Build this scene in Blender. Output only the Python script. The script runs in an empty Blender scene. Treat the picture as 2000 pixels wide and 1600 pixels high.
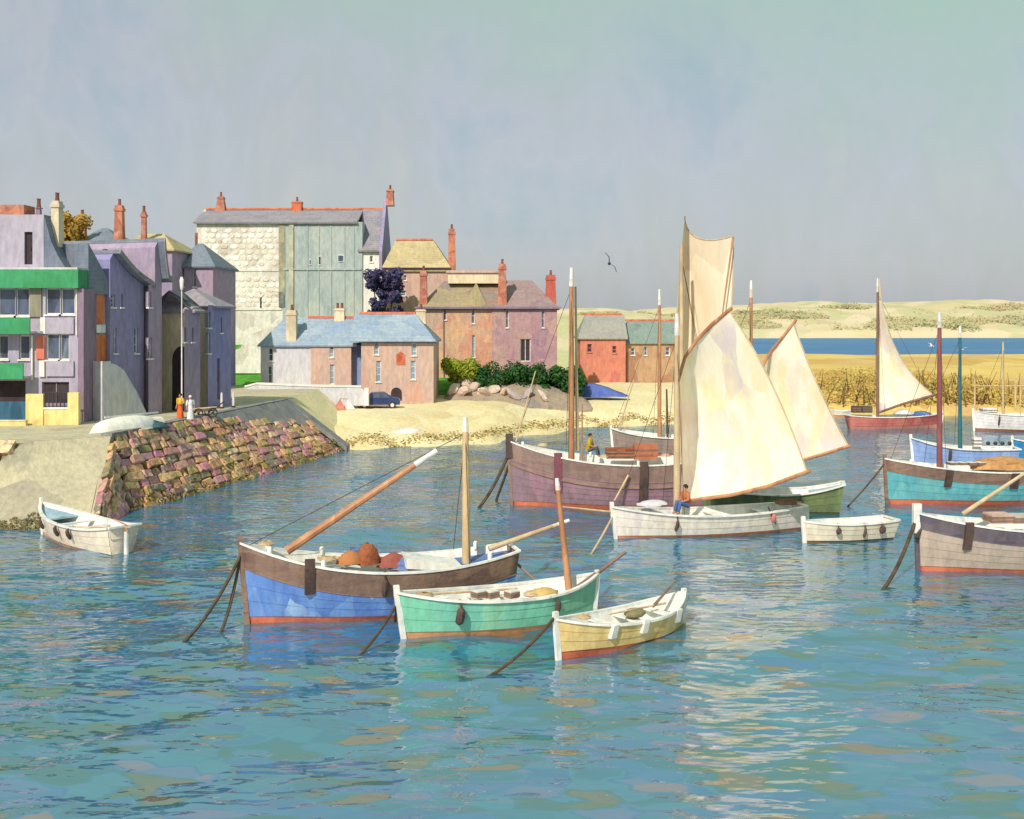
import bpy, bmesh, math, random
import numpy as np
from mathutils import Vector, Matrix, Euler, noise
R = math.radians
random.seed(7)
S = bpy.context.scene
C = S.collection
# ------------------------------------------------------------------ camera, sky, sun, exposure
F = 2222.0; CH = 10.0; HY = 620.0            # focal length in photo pixels, eye height, horizon row
cam = bpy.data.cameras.new('camera'); cam.sensor_width = 36.0; cam.lens = 36.0*F/2000.0
cam.shift_y = -(800.0-HY)/2000.0; cam.clip_start = 0.1; cam.clip_end = 6000
co = bpy.data.objects.new('camera', cam); co.location = (0, 0, CH); co.rotation_euler = (R(90), 0, 0)
C.objects.link(co); S.camera = co
SUN_EL = R(40); SUN_AZ = math.atan2(-0.40, -0.917)      # compass direction (x, y) = (sin, cos)
def lin(c):
    f = lambda v: (v/255.0)/12.92 if v <= 10 else ((v/255.0+0.055)/1.055)**2.4
    return (f(c[0]), f(c[1]), f(c[2]), 1.0)
W = bpy.data.worlds.new('World'); S.world = W; W.use_nodes = True
nt = W.node_tree; nt.nodes.clear()
def N(nt, t, **kw):
    n = nt.nodes.new(t)
    for k, v in kw.items(): setattr(n, k, v)
    return n
def world_nodes():
    L = nt.links.new
    out = N(nt, 'ShaderNodeOutputWorld'); mix = N(nt, 'ShaderNodeMixShader')
    sky = N(nt, 'ShaderNodeTexSky', sky_type='NISHITA', sun_disc=False, sun_elevation=SUN_EL, sun_rotation=SUN_AZ)
    sky.air_density = 1.0; sky.dust_density = 2.0
    b1 = N(nt, 'ShaderNodeBackground'); b1.inputs[1].default_value = 0.10
    b2 = N(nt, 'ShaderNodeBackground'); b2.inputs[1].default_value = 1.0
    L(sky.outputs[0], b1.inputs[0])
    tc = N(nt, 'ShaderNodeTexCoord')
    mp = N(nt, 'ShaderNodeMapping'); mp.inputs['Scale'].default_value = (7, 7, 4.5)
    L(tc.outputs['Generated'], mp.inputs[0])
    n1 = N(nt, 'ShaderNodeTexNoise'); n1.inputs['Scale'].default_value = 1.0; n1.inputs['Detail'].default_value = 5; n1.inputs['Roughness'].default_value = .6; n1.inputs['Distortion'].default_value = .4
    L(mp.outputs[0], n1.inputs['Vector'])
    mp2 = N(nt, 'ShaderNodeMapping'); mp2.inputs['Scale'].default_value = (60, 60, 14); L(tc.outputs['Generated'], mp2.inputs[0])
    v1 = N(nt, 'ShaderNodeTexNoise'); v1.inputs['Scale'].default_value = 1.0; v1.inputs['Detail'].default_value = 3; L(mp2.outputs[0], v1.inputs['Vector'])
    cr = N(nt, 'ShaderNodeValToRGB'); e = cr.color_ramp.elements
    e[0].position = .33; e[0].color = lin((160, 178, 184)); e[1].position = .7; e[1].color = lin((188, 188, 186))
    for p, c in ((.42, (172, 181, 189)), (.5, (182, 185, 191)), (.58, (177, 182, 184))): x = e.new(p); x.color = lin(c)
    ad = N(nt, 'ShaderNodeMath', operation='MULTIPLY_ADD'); ad.inputs[1].default_value = .16; L(v1.outputs[0], ad.inputs[0])
    ad2 = N(nt, 'ShaderNodeMath', operation='SUBTRACT'); ad2.inputs[1].default_value = .08
    L(n1.outputs[0], ad.inputs[2]); L(ad.outputs[0], ad2.inputs[0]); L(ad2.outputs[0], cr.inputs[0])
    # greener cloud higher up
    sx = N(nt, 'ShaderNodeSeparateXYZ'); L(tc.outputs['Generated'], sx.inputs[0])
    hx = N(nt, 'ShaderNodeMath', operation='MULTIPLY_ADD'); hx.inputs[1].default_value = .16; L(sx.outputs['X'], hx.inputs[0]); L(sx.outputs['Z'], hx.inputs[2])
    wob = N(nt, 'ShaderNodeMath', operation='MULTIPLY_ADD'); wob.inputs[1].default_value = .22; L(n1.outputs[0], wob.inputs[0]); L(hx.outputs[0], wob.inputs[2])
    mr = N(nt, 'ShaderNodeMapRange'); mr.inputs['From Min'].default_value = .29; mr.inputs['From Max'].default_value = .44; L(wob.outputs[0], mr.inputs['Value'])
    mc = N(nt, 'ShaderNodeMix', data_type='RGBA'); L(mr.outputs[0], mc.inputs['Factor']); L(cr.outputs[0], mc.inputs['A'])
    mc.inputs['B'].default_value = lin((168, 196, 176))
    L(mc.outputs['Result'], b2.inputs[0])
    mix.inputs[0].default_value = .78
    L(b1.outputs[0], mix.inputs[1]); L(b2.outputs[0], mix.inputs[2]); L(mix.outputs[0], out.inputs[0])
world_nodes()
sd = bpy.data.lights.new('sun', 'SUN'); sd.energy = 3.9; sd.angle = R(0.6); sd.color = (1.0, .91, .78)
so = bpy.data.objects.new('sun', sd); C.objects.link(so)
sv = Vector((math.sin(SUN_AZ)*math.cos(SUN_EL), math.cos(SUN_AZ)*math.cos(SUN_EL), math.sin(SUN_EL)))
so.rotation_euler = sv.to_track_quat('Z', 'Y').to_euler(); so.location = sv*200
S.view_settings.view_transform = 'Standard'; S.view_settings.look = 'None'; S.view_settings.exposure = 0.2; S.view_settings.gamma = 1.0
S.view_settings.use_curve_mapping = False
# ------------------------------------------------------------------ measuring helpers
def P(px, py, D): return Vector(((px-1000.0)/F*D, D, CH-(py-HY)/F*D))
def G(px, py, z=0.0):
    D = F*(CH-z)/(py-HY); return Vector(((px-1000.0)/F*D, D, z))
# ------------------------------------------------------------------ materials
MATS = {}
def ramp(cr, stops):
    el = cr.color_ramp.elements
    el[0].position, el[0].color = stops[0][0], lin(stops[0][1]); el[1].position, el[1].color = stops[-1][0], lin(stops[-1][1])
    for p, c in stops[1:-1]: e = el.new(p); e.color = lin(c)
def mat(name, cols, scale=1.0, stretch=(1, 1, 1), rough=.8, bump=.15, bscale=None, spec=.3, dab=.6, trans=0.0, metal=0.0, ang=0.0, wear=.24, courses=0):
    """painted surface: dabs of the given colours (sRGB) of uneven size, with fine grain relief"""
    if name in MATS: return MATS[name]
    m = bpy.data.materials.new(name); m.use_nodes = True; t = m.node_tree; L = t.links.new
    bs = t.nodes['Principled BSDF']; out = t.nodes['Material Output']
    geo = N(t, 'ShaderNodeNewGeometry')
    mp = N(t, 'ShaderNodeMapping'); mp.inputs['Scale'].default_value = tuple(scale*s for s in stretch); mp.inputs['Rotation'].default_value = (0, ang, 0)
    L(geo.outputs['Position'], mp.inputs[0])
    nz = N(t, 'ShaderNodeTexNoise'); nz.inputs['Scale'].default_value = 1.0; nz.inputs['Detail'].default_value = 6; nz.inputs['Roughness'].default_value = .62
    L(mp.outputs[0], nz.inputs['Vector'])
    wv = N(t, 'ShaderNodeMix', data_type='VECTOR'); wv.inputs['Factor'].default_value = .28
    L(mp.outputs[0], wv.inputs['A']); L(nz.outputs['Color'], wv.inputs['B'])
    vo = N(t, 'ShaderNodeTexVoronoi'); vo.inputs['Scale'].default_value = 1.3; vo.inputs['Randomness'].default_value = 1
    L(wv.outputs['Result'], vo.inputs['Vector'])
    sep = N(t, 'ShaderNodeSeparateColor'); L(vo.outputs['Color'], sep.inputs[0])
    mx = N(t, 'ShaderNodeMix', data_type='FLOAT'); mx.inputs['Factor'].default_value = dab
    nr = N(t, 'ShaderNodeMapRange'); nr.inputs['From Min'].default_value = .28; nr.inputs['From Max'].default_value = .72; L(nz.outputs[0], nr.inputs['Value'])
    L(nr.outputs[0], mx.inputs['A']); L(sep.outputs[0], mx.inputs['B'])
    cr = N(t, 'ShaderNodeValToRGB'); el = cr.color_ramp.elements
    if len(cols) == 1:
        c = cols[0]; cols = [tuple(max(0, v*.90) for v in c), c, tuple(min(255, v*1.07) for v in c)]
    n = len(cols)
    ramp(cr, [(.12+.76*i/(n-1), c) for i, c in enumerate(cols)])
    L(mx.outputs['Result'], cr.inputs[0])
    gm = N(t, 'ShaderNodeMapping'); gm.inputs['Scale'].default_value = (2.2, 2.2, .7); L(geo.outputs['Position'], gm.inputs[0])
    gn = N(t, 'ShaderNodeTexNoise'); gn.inputs['Scale'].default_value = 1.6; gn.inputs['Detail'].default_value = 7; gn.inputs['Roughness'].default_value = .68; L(gm.outputs[0], gn.inputs['Vector'])
    gr = N(t, 'ShaderNodeMapRange'); gr.inputs['From Min'].default_value = .36; gr.inputs['From Max'].default_value = .62; gr.inputs['To Min'].default_value = 1-wear; gr.inputs['To Max'].default_value = 1.0; L(gn.outputs[0], gr.inputs['Value'])
    gx = N(t, 'ShaderNodeMix', data_type='RGBA', blend_type='MULTIPLY'); gx.inputs['Factor'].default_value = 1.0; L(cr.outputs[0], gx.inputs['A']); L(gr.outputs[0], gx.inputs['B'])
    L(gx.outputs['Result'], bs.inputs['Base Color'])
    bs.inputs['Roughness'].default_value = rough; bs.inputs['Specular IOR Level'].default_value = spec; bs.inputs['Metallic'].default_value = metal
    if bump:
        n2 = N(t, 'ShaderNodeTexNoise'); n2.inputs['Scale'].default_value = bscale or 9.0; n2.inputs['Detail'].default_value = 5; L(geo.outputs['Position'], n2.inputs['Vector'])
        bp = N(t, 'ShaderNodeBump'); bp.inputs['Strength'].default_value = min(1, bump*2); bp.inputs['Distance'].default_value = .05
        L(n2.outputs[0], bp.inputs['Height']); L(bp.outputs[0], bs.inputs['Normal'])
    if courses:
        wt = N(t, 'ShaderNodeTexWave', wave_type='BANDS', bands_direction='Z', wave_profile='SAW'); wt.inputs['Scale'].default_value = courses; wt.inputs['Distortion'].default_value = .6; wt.inputs['Detail'].default_value = 1; L(geo.outputs['Position'], wt.inputs['Vector'])
        b2_ = N(t, 'ShaderNodeBump'); b2_.inputs['Strength'].default_value = .9; b2_.inputs['Distance'].default_value = .05; L(wt.outputs[1], b2_.inputs['Height'])
        if bump: L(bp.outputs[0], b2_.inputs['Normal'])
        L(b2_.outputs[0], bs.inputs['Normal'])
    if trans:
        tr = N(t, 'ShaderNodeBsdfTranslucent'); L(cr.outputs[0], tr.inputs[0]); ms = N(t, 'ShaderNodeMixShader'); ms.inputs[0].default_value = trans
        L(bs.outputs[0], ms.inputs[1]); L(tr.outputs[0], ms.inputs[2]); L(ms.outputs[0], out.inputs[0])
    MATS[name] = m; return m
def stone_mat(name, cols, rough=.9):
    m = bpy.data.materials.new(name); m.use_nodes = True; t = m.node_tree; L = t.links.new
    bs = t.nodes['Principled BSDF']; oi = N(t, 'ShaderNodeObjectInfo'); geo = N(t, 'ShaderNodeNewGeometry')
    nz = N(t, 'ShaderNodeTexNoise'); nz.inputs['Scale'].default_value = 3.0; nz.inputs['Detail'].default_value = 6; L(geo.outputs['Position'], nz.inputs['Vector'])
    ma = N(t, 'ShaderNodeMath', operation='MULTIPLY_ADD'); ma.inputs[1].default_value = .3; L(nz.outputs[0], ma.inputs[0])
    sb = N(t, 'ShaderNodeMath', operation='SUBTRACT'); sb.inputs[1].default_value = .15; L(oi.outputs['Random'], sb.inputs[0]); L(sb.outputs[0], ma.inputs[2])
    cr = N(t, 'ShaderNodeValToRGB'); el = cr.color_ramp.elements; n = len(cols)
    ramp(cr, [(i/(n-1), c) for i, c in enumerate(cols)])
    L(ma.outputs[0], cr.inputs[0]); L(cr.outputs[0], bs.inputs['Base Color']); bs.inputs['Roughness'].default_value = rough
    bp = N(t, 'ShaderNodeBump'); bp.inputs['Strength'].default_value = .6; bp.inputs['Distance'].default_value = .06
    n2 = N(t, 'ShaderNodeTexNoise'); n2.inputs['Scale'].default_value = 7; n2.inputs['Detail'].default_value = 6; L(geo.outputs['Position'], n2.inputs['Vector'])
    L(n2.outputs[0], bp.inputs['Height']); L(bp.outputs[0], bs.inputs['Normal'])
    return m
# ------------------------------------------------------------------ mesh helpers
class MB:
    def __init__(s): s.v = []; s.f = []
    def add(s, vs, fs):
        o = len(s.v); s.v += [tuple(v) for v in vs]; s.f += [tuple(i+o for i in f) for f in fs]; return s
    def box(s, x0, x1, y0, y1, z0, z1, M=None):
        vs = [Vector(v) for v in ((x0, y0, z0), (x1, y0, z0), (x1, y1, z0), (x0, y1, z0), (x0, y0, z1), (x1, y0, z1), (x1, y1, z1), (x0, y1, z1))]
        if M is not None: vs = [M @ v for v in vs]
        return s.add(vs, [(0, 3, 2, 1), (4, 5, 6, 7), (0, 1, 5, 4), (1, 2, 6, 5), (2, 3, 7, 6), (3, 0, 4, 7)])
    def tube(s, pts, rad, n=8, cap=True):
        pts = [Vector(p) for p in pts]; m = len(pts)
        if not hasattr(rad, '__len__'): rad = [rad]*m
        rings = []; prev = None
        for i, p in enumerate(pts):
            d = (pts[min(i+1, m-1)]-pts[max(i-1, 0)]).normalized()
            a = Vector((0, 0, 1)) if abs(d.z) < .9 else Vector((1, 0, 0))
            if prev is not None: a = prev
            u = (a-d*a.dot(d)).normalized(); w = d.cross(u); prev = u
            rings.append([p+(u*math.cos(6.28318*k/n)+w*math.sin(6.28318*k/n))*rad[i] for k in range(n)])
        return s.loft(rings, True, cap)
    def loft(s, rings, closed=True, cap=True):
        n = len(rings[0]); vs = [v for r in rings for v in r]; fs = []
        for i in range(len(rings)-1):
            for k in range(n if closed else n-1):
                k2 = (k+1) % n; fs.append((i*n+k, i*n+k2, (i+1)*n+k2, (i+1)*n+k))
        if cap and closed:
            fs.append(tuple(reversed(range(n)))); fs.append(tuple((len(rings)-1)*n+k for k in range(n)))
        return s.add(vs, fs)
    def prism(s, poly, y0, y1):            # poly in (x, z), pulled along y
        n = len(poly); vs = [(x, y0, z) for x, z in poly]+[(x, y1, z) for x, z in poly]
        return s.add(vs, [tuple(range(n)), tuple(reversed(range(n, 2*n)))]+[((i+1) % n, i, n+i, n+(i+1) % n) for i in range(n)])
    def ball(s, c, r, n=8, m=6, sx=1, sy=1, sz=1):
        c = Vector(c); rings = []
        for i in range(1, m):
            a = math.pi*i/m; rings.append([c+Vector((r*sx*math.sin(a)*math.cos(6.28318*k/n), r*sy*math.sin(a)*math.sin(6.28318*k/n), -r*sz*math.cos(a))) for k in range(n)])
        return s.loft(rings)
    def mesh(s, name, m, smooth=False):
        me = bpy.data.meshes.new(name); me.from_pydata(s.v, [], s.f); me.update()
        bm = bmesh.new(); bm.from_mesh(me); bmesh.ops.recalc_face_normals(bm, faces=bm.faces)
        if smooth:
            for f in bm.faces: f.smooth = True
            for e in bm.edges:
                if len(e.link_faces) == 2 and e.calc_face_angle(0) > R(38): e.smooth = False
        bm.to_mesh(me); bm.free()
        if m is not None: me.materials.append(m)
        return me
    def build(s, name, m, parent=None, smooth=False):
        o = bpy.data.objects.new(name, s.mesh(name, m, smooth)); C.objects.link(o)
        if parent is not None: o.parent = parent
        return o
def tag(o, label=None, cat=None, group=None, kind=None):
    if label: o['label'] = label
    if cat: o['category'] = cat
    if group: o['group'] = group
    if kind: o['kind'] = kind
    return o
def empty(name, loc, rz=0.0, label=None, cat=None, group=None):
    o = bpy.data.objects.new(name, None); C.objects.link(o); o.empty_display_size = .2
    o.location = loc; o.rotation_euler = (0, 0, rz); return tag(o, label, cat, group, 'thing')
def inst(name, me, parent, M):
    o = bpy.data.objects.new(name, me); C.objects.link(o); o.parent = parent; o.matrix_local = M; return o
def grid_mesh(name, fn, nu, nv, m, smooth=True, parent=None):
    vs = [fn(i/nu, j/nv) for j in range(nv+1) for i in range(nu+1)]
    fs = [(j*(nu+1)+i, j*(nu+1)+i+1, (j+1)*(nu+1)+i+1, (j+1)*(nu+1)+i) for j in range(nv) for i in range(nu)]
    me = bpy.data.meshes.new(name); me.from_pydata(vs, [], fs); me.update(); me.materials.append(m)
    if smooth: me.polygons.foreach_set('use_smooth', [True]*len(me.polygons))
    o = bpy.data.objects.new(name, me); C.objects.link(o)
    if parent is not None: o.parent = parent
    return o
def nse(x, y, z=0.0): return noise.noise(Vector((x, y, z)))
def interp(x, pts):
    if x <= pts[0][0]: return pts[0][1]
    for (a, b), (c, d) in zip(pts, pts[1:]):
        if x <= c: t = (x-a)/(c-a); t = t*t*(3-2*t); return b+(d-b)*t
    return pts[-1][1]
# ================================================================== SETTING
# ---- water
def water_material():
    m = bpy.data.materials.new('harbour_water'); m.use_nodes = True; t = m.node_tree; L = t.links.new
    bs = t.nodes['Principled BSDF']; geo = N(t, 'ShaderNodeNewGeometry')
    mp = N(t, 'ShaderNodeMapping'); mp.inputs['Scale'].default_value = (.8, 1.7, 1); mp.inputs['Rotation'].default_value = (0, 0, R(20)); L(geo.outputs['Position'], mp.inputs[0])
    nz = N(t, 'ShaderNodeTexNoise'); nz.inputs['Scale'].default_value = .8; nz.inputs['Detail'].default_value = 4; L(mp.outputs[0], nz.inputs['Vector'])
    wv = N(t, 'ShaderNodeMix', data_type='VECTOR'); wv.inputs['Factor'].default_value = .45; L(mp.outputs[0], wv.inputs['A']); L(nz.outputs['Color'], wv.inputs['B'])
    vo = N(t, 'ShaderNodeTexVoronoi', feature='SMOOTH_F1'); vo.inputs['Smoothness'].default_value = .35; vo.inputs['Scale'].default_value = 2.1; L(wv.outputs['Result'], vo.inputs['Vector'])
    sp = N(t, 'ShaderNodeSeparateColor'); L(vo.outputs['Color'], sp.inputs[0])
    nb = N(t, 'ShaderNodeTexNoise'); nb.inputs['Scale'].default_value = .11; nb.inputs['Detail'].default_value = 4; L(geo.outputs['Position'], nb.inputs['Vector'])
    mx = N(t, 'ShaderNodeMix', data_type='FLOAT'); mx.inputs['Factor'].default_value = .68; L(nb.outputs[0], mx.inputs['A']); L(sp.outputs[0], mx.inputs['B'])
    cr = N(t, 'ShaderNodeValToRGB'); el = cr.color_ramp.elements
    cols = [(.17, (116, 98, 82)), (.23, (62, 100, 88)), (.31, (40, 100, 112)), (.42, (30, 102, 132)), (.54, (50, 118, 146)), (.65, (32, 98, 142)), (.75, (52, 110, 156)), (.82, (92, 108, 146)), (.89, (136, 112, 98))]
    ramp(cr, cols)
    L(mx.outputs['Result'], cr.inputs[0]); L(cr.outputs[0], bs.inputs['Base Color'])
    bs.inputs['Roughness'].default_value = .05; bs.inputs['IOR'].default_value = 3.6; bs.inputs['Specular IOR Level'].default_value = .5
    mb = N(t, 'ShaderNodeMapping'); mb.inputs['Scale'].default_value = (.75, 1.5, 1); mb.inputs['Rotation'].default_value = (0, 0, R(24)); L(geo.outputs['Position'], mb.inputs[0])
    n2 = N(t, 'ShaderNodeTexNoise'); n2.inputs['Scale'].default_value = 1.6; n2.inputs['Detail'].default_value = 1.6; n2.inputs['Roughness'].default_value = .4; L(mb.outputs[0], n2.inputs['Vector'])
    bp = N(t, 'ShaderNodeBump'); bp.inputs['Strength'].default_value = .55; bp.inputs['Distance'].default_value = .14; L(n2.outputs[0], bp.inputs['Height']); L(bp.outputs[0], bs.inputs['Normal'])
    return m
def make_water():
    nu, nv = 460, 620
    D = 9.0*np.exp(np.linspace(0, 1, nv+1)*math.log(900/9.0)); u = np.linspace(-1, 1, nu+1)
    hw = 14+D*.62; X = u[None, :]*hw[:, None]; Y = np.repeat(D[:, None], nu+1, 1)
    step = np.maximum(hw*2/nu, D*math.log(100.0)/nv)[:, None]
    rs = np.random.RandomState(4); Z = np.zeros_like(X)
    wx = X+.9*np.sin(.21*X+.33*Y)+.6*np.sin(.5*Y-.17*X); wy = Y+.8*np.sin(.3*X-.2*Y)
    for k in range(26):
        lam = 1.5*(1.14**(k*.75)) ; th = R(112)+rs.normal(0, .55); amp = .0060*lam**.8
        ph = rs.rand()*6.28; kx = math.cos(th)*6.2832/lam; ky = math.sin(th)*6.2832/lam
        fade = np.clip((lam/step-3)/4, 0, 1)
        w = np.sin(kx*wx+ky*wy+ph); Z += fade*amp*(w+.25*np.cos(2*(kx*wx+ky*wy+ph)))
    env = .65+.5*np.sin(.13*X+.09*Y+1.0)*np.sin(.11*Y-.05*X); Z *= np.clip(env, .25, 1.2)
    Z *= np.clip(1.25-Y/150, .35, 1)
    co_ = np.stack([X, Y, Z], -1).reshape(-1, 3).astype(np.float32)
    idx = np.arange((nu+1)*(nv+1)).reshape(nv+1, nu+1)
    q = np.stack([idx[:-1, :-1], idx[:-1, 1:], idx[1:, 1:], idx[1:, :-1]], -1).reshape(-1, 4).astype(np.int32)
    me = bpy.data.meshes.new('water'); me.vertices.add(len(co_)); me.vertices.foreach_set('co', co_.ravel())
    me.loops.add(q.size); me.loops.foreach_set('vertex_index', q.ravel()); me.polygons.add(len(q))
    me.polygons.foreach_set('loop_start', np.arange(0, q.size, 4, dtype=np.int32)); me.polygons.foreach_set('loop_total', np.full(len(q), 4, np.int32))
    me.polygons.foreach_set('use_smooth', [True]*len(q)); me.update(calc_edges=True); me.validate()
    me.materials.append(water_material()); me.materials.append(mat('ruffled_water', [(52, 104, 158), (66, 124, 174), (58, 112, 168), (76, 138, 184)], .02, (.3, 1, 1), .45, 0, spec=.25))
    me.polygons.foreach_set('material_index', (D[np.repeat(np.arange(nv), nu)] > 190).astype(np.int32))
    o = bpy.data.objects.new('water', me); C.objects.link(o); tag(o, kind='structure')
make_water()
# ---- beach, sandbank, dunes, hillside
M_sand = mat('sand', [(216, 196, 150), (228, 210, 164), (236, 220, 178), (222, 210, 172), (226, 206, 158)], .35, (1, .6, 1), .95, .5, 2.0)
M_weed = mat('tideline_weed', [(158, 146, 78), (178, 150, 90), (196, 172, 104), (140, 138, 72)], 1.2, rough=.95, bump=.4)
SHORE = [(-40, 86), (-13, 85.5), (-7.9, 87.5), (-2.4, 90), (2.2, 98.5), (7, 103), (15.7, 106), (25, 113), (34, 115), (60, 116), (120, 118)]
def beach_z(x, y):
    d = y-interp(x, SHORE)+nse(x*.25, y*.25)*1.2
    z = 2.3*(1-math.exp(-max(d, 0)/8.0)) if d > 0 else d*.12
    return z+.07*nse(x*.5, y*.5, 3)+.16*nse(x*.16, y*.2, 7)*min(1, max(0, d/4))
o = grid_mesh('beach', lambda u, v: (lambda x, y: (x, y, beach_z(x, y)))(-40+72*u, 80+62*v), 180, 150, M_sand); tag(o, kind='structure')
M_bank = mat('sandbank_grass', [(198, 160, 92), (216, 184, 104), (226, 196, 116), (208, 172, 116), (200, 164, 84)], .12, (1, .5, 1), .95, .5, 1.0)
def bank_z(x, y):
    d = y-116-nse(x*.08, 2.2)*3; z = 2.3*(1-math.exp(-max(d, 0)/9.0)) if d > 0 else d*.12
    e = 256+nse(x*.02, 9)*4-y; z *= min(1, max(-.3, e/18.0)) if e < 18 else 1
    left = x-24; z = z-1.2*max(0, -left)*.05
    return z+.35*nse(x*.06, y*.05, 2)*min(1, max(0, d/10))
o = grid_mesh('sandbank', lambda u, v: (lambda x, y: (x, y, bank_z(x, y)))(22+228*u, 106+218*v), 150, 170, M_bank); tag(o, kind='structure')
M_dune = mat('dune_slope', [(200, 188, 148), (212, 196, 156), (222, 202, 174), (188, 186, 142), (216, 194, 166)], .035, rough=.95, bump=.3, bscale=.3)  # distance haze is put into these paled dune colours
def dune_z(x, y):
    d = y-552-nse(x*.012, 1.3)*14
    if d < 0: return d*.1
    hgt = 17.0+4.5*nse(x*.011, 5.1)+2.2*nse(x*.045, 8.1)+interp(x, [(-300, -3), (60, -4), (130, 0), (240, 2.5), (600, 3)])
    return 4.2*(1-math.exp(-d/5))+max(0, hgt-4.2)*(1-math.exp(-(d/70.0)**2))+1.3*nse(x*.05, y*.05)*min(1, d/30)
o = grid_mesh('dunes', lambda u, v: (lambda x, y: (x, y, dune_z(x, y)))(-460+1200*u, 536+330*v), 260, 90, M_dune); tag(o, kind='structure')
def head_z(x, y):
    k = max(0, min(1, (y-175)/60.0))*max(0, min(1, (470-y)/60.0))*max(0, min(1, (.178*y-x)/14.0)); k = k*k*(3-2*k)
    return -.6+(10.6+1.2*nse(x*.03, y*.03)+.8*nse(x*.1, y*.1, 4))*k
o = grid_mesh('headland', lambda u, v: (lambda x, y: (x, y, head_z(x, y)))(-90+190*u, 160+320*v), 110, 110, M_dune); tag(o, kind='structure')
M_grass = mat('lawn', [(58, 118, 34), (78, 150, 40), (96, 160, 56)], 1.5, rough=.95, bump=.6)
def hill_z(x, y):
    h = interp(y, [(111, 1.7), (116, 3.7), (121, 3.9), (128, 7.2)]); k = max(0, min(1, 1-x/7.0))
    return .2*(1-k)+h*k+.2*nse(x*.2, y*.2)
o = grid_mesh('hillside', lambda u, v: (lambda x, y: (x, y, hill_z(x, y)-.25))(-150+172*u, 105+150*v), 130, 80, M_grass); tag(o, kind='structure')
# ---- quay and slipway
ZQ = 3.7
QT = [Vector((-21.3, 60.3, ZQ)), Vector((-19.4, 71.5, ZQ)), Vector((-17.0, 85.9, ZQ))]             # top edge
QB = [Vector((-19.7, 58.5, -.3)), Vector((-17.6, 65.6, -.3)), Vector((-14.3, 78.8, -.3)), Vector((-12.6, 85.6, -.3))]
M_pave = mat('quay_paving', [(168, 160, 140), (188, 178, 152), (200, 190, 160), (178, 172, 156)], .6, (1, 1, 1), .9, .25)
mb = MB(); top = [(-21.3, 60.3), (-19.4, 71.5), (-17, 85.9), (-17, 106), (-90, 106), (-90, 57.6), (-24.6, 57.6)]
n = len(top); mb.add([(x, y, ZQ) for x, y in top]+[(x, y, -1) for x, y in top], [tuple(range(n)), tuple(reversed(range(n, 2*n)))]+[(i, n+i, n+(i+1) % n, (i+1) % n) for i in range(n)])
tag(mb.build('quay', M_pave), kind='structure')
M_ramp = mat('slipway_concrete', [(160, 152, 136), (182, 172, 150), (196, 186, 158), (150, 146, 132)], .4, (1, .5, 1), .9, .3)
def slip(u, v):
    a = Vector((-24.65, 57.55, ZQ-.004)).lerp(Vector((-21.25, 60.25, ZQ-.004)), u); b = Vector((-28.6, 52.6, -.5)).lerp(Vector((-19.9, 53.6, -.5)), u)
    p = a.lerp(b, v); p.z += .10*nse(p.x*.5, p.y*.5)*math.sin(math.pi*v)
    return p
o = grid_mesh('slipway', slip, 24, 24, M_ramp); tag(o, kind='structure')
def lerp_path(pts, t):
    ls = [(b-a).length for a, b in zip(pts, pts[1:])]; d = t*sum(ls)
    for (a, b), l in zip(zip(pts, pts[1:]), ls):
        if d <= l: return a.lerp(b, d/l)
        d -= l
    return pts[-1].copy()
M_qs = stone_mat('quay_stone', [(214, 160, 120), (160, 116, 90), (220, 180, 134), (128, 118, 70), (196, 148, 136), (150, 110, 96), (204, 130, 160), (150, 134, 118), (222, 166, 124), (152, 142, 82), (112, 100, 104), (232, 200, 158), (176, 120, 132), (120, 96, 84), (214, 172, 140)])
M_qcore = mat('quay_rubble', [(128, 110, 88), (150, 126, 100), (112, 108, 80)], 1.2, rough=.95, bump=.6)
M_cope = mat('coping_granite', [(120, 122, 128), (144, 142, 140), (104, 112, 124)], .8, rough=.85, bump=.25)
def stone_variants(k, m, seed=1):
    rs = random.Random(seed); out = []
    for i in range(k):
        bm = bmesh.new(); bmesh.ops.create_cube(bm, size=1.0); bmesh.ops.bevel(bm, geom=bm.edges[:], offset=.13, segments=1, affect='EDGES')
        for v in bm.verts: v.co += Vector((rs.uniform(-.07, .07), rs.uniform(-.07, .07), rs.uniform(-.08, .08)))
        me = bpy.data.meshes.new('stone'); bm.to_mesh(me); bm.free(); me.materials.append(m); out.append(me)
    return out
SV = stone_variants(8, M_qs)
def wall_point(t, v):                     # on the sloping quay face, v: 0 foot .. 1 top
    return lerp_path(QB, t).lerp(lerp_path(QT, t), v)
def stone_wall(root, fn, ulen, rows, slen, rs, vmax=lambda t: 1.0, depth=.45):
    for r in range(rows):
        t = rs.uniform(0, .02)
        while t < .985:
            l = slen*rs.uniform(.45, 1.7)/ulen; l = min(l, .999-t); v0 = r/rows; v1 = (r+1)/rows
            vm = (v0+v1)/2
            if vm < vmax(t+l/2) and l > .006:
                a = fn(t+.004, vm); b = fn(t+l-.004, vm); c = (a+b)/2; up = fn(t+l/2, v1)-fn(t+l/2, v0)
                ex = (b-a); ez = up-ex*(up.dot(ex)/ex.length_squared); ey = ex.cross(ez).normalized()
                M = Matrix.Identity(4); sx = ex.length*1.06; sz = ez.length*rs.uniform(.9, 1.25)
                exn = ex.normalized(); ezn = ez.normalized(); a_ = rs.uniform(-.1, .1); exn, ezn = exn*math.cos(a_)+ezn*math.sin(a_), ezn*math.cos(a_)-exn*math.sin(a_)
                pos = c-ey*rs.uniform(-.04, .12)+ez*rs.uniform(-.1, .1)
                for i in range(3): M[i][0] = exn[i]*sx; M[i][1] = ey[i]*depth; M[i][2] = ezn[i]*sz; M[i][3] = pos[i]
                inst('stone', rs.choice(SV), root, M)
            t += l
rs = random.Random(3)
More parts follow.
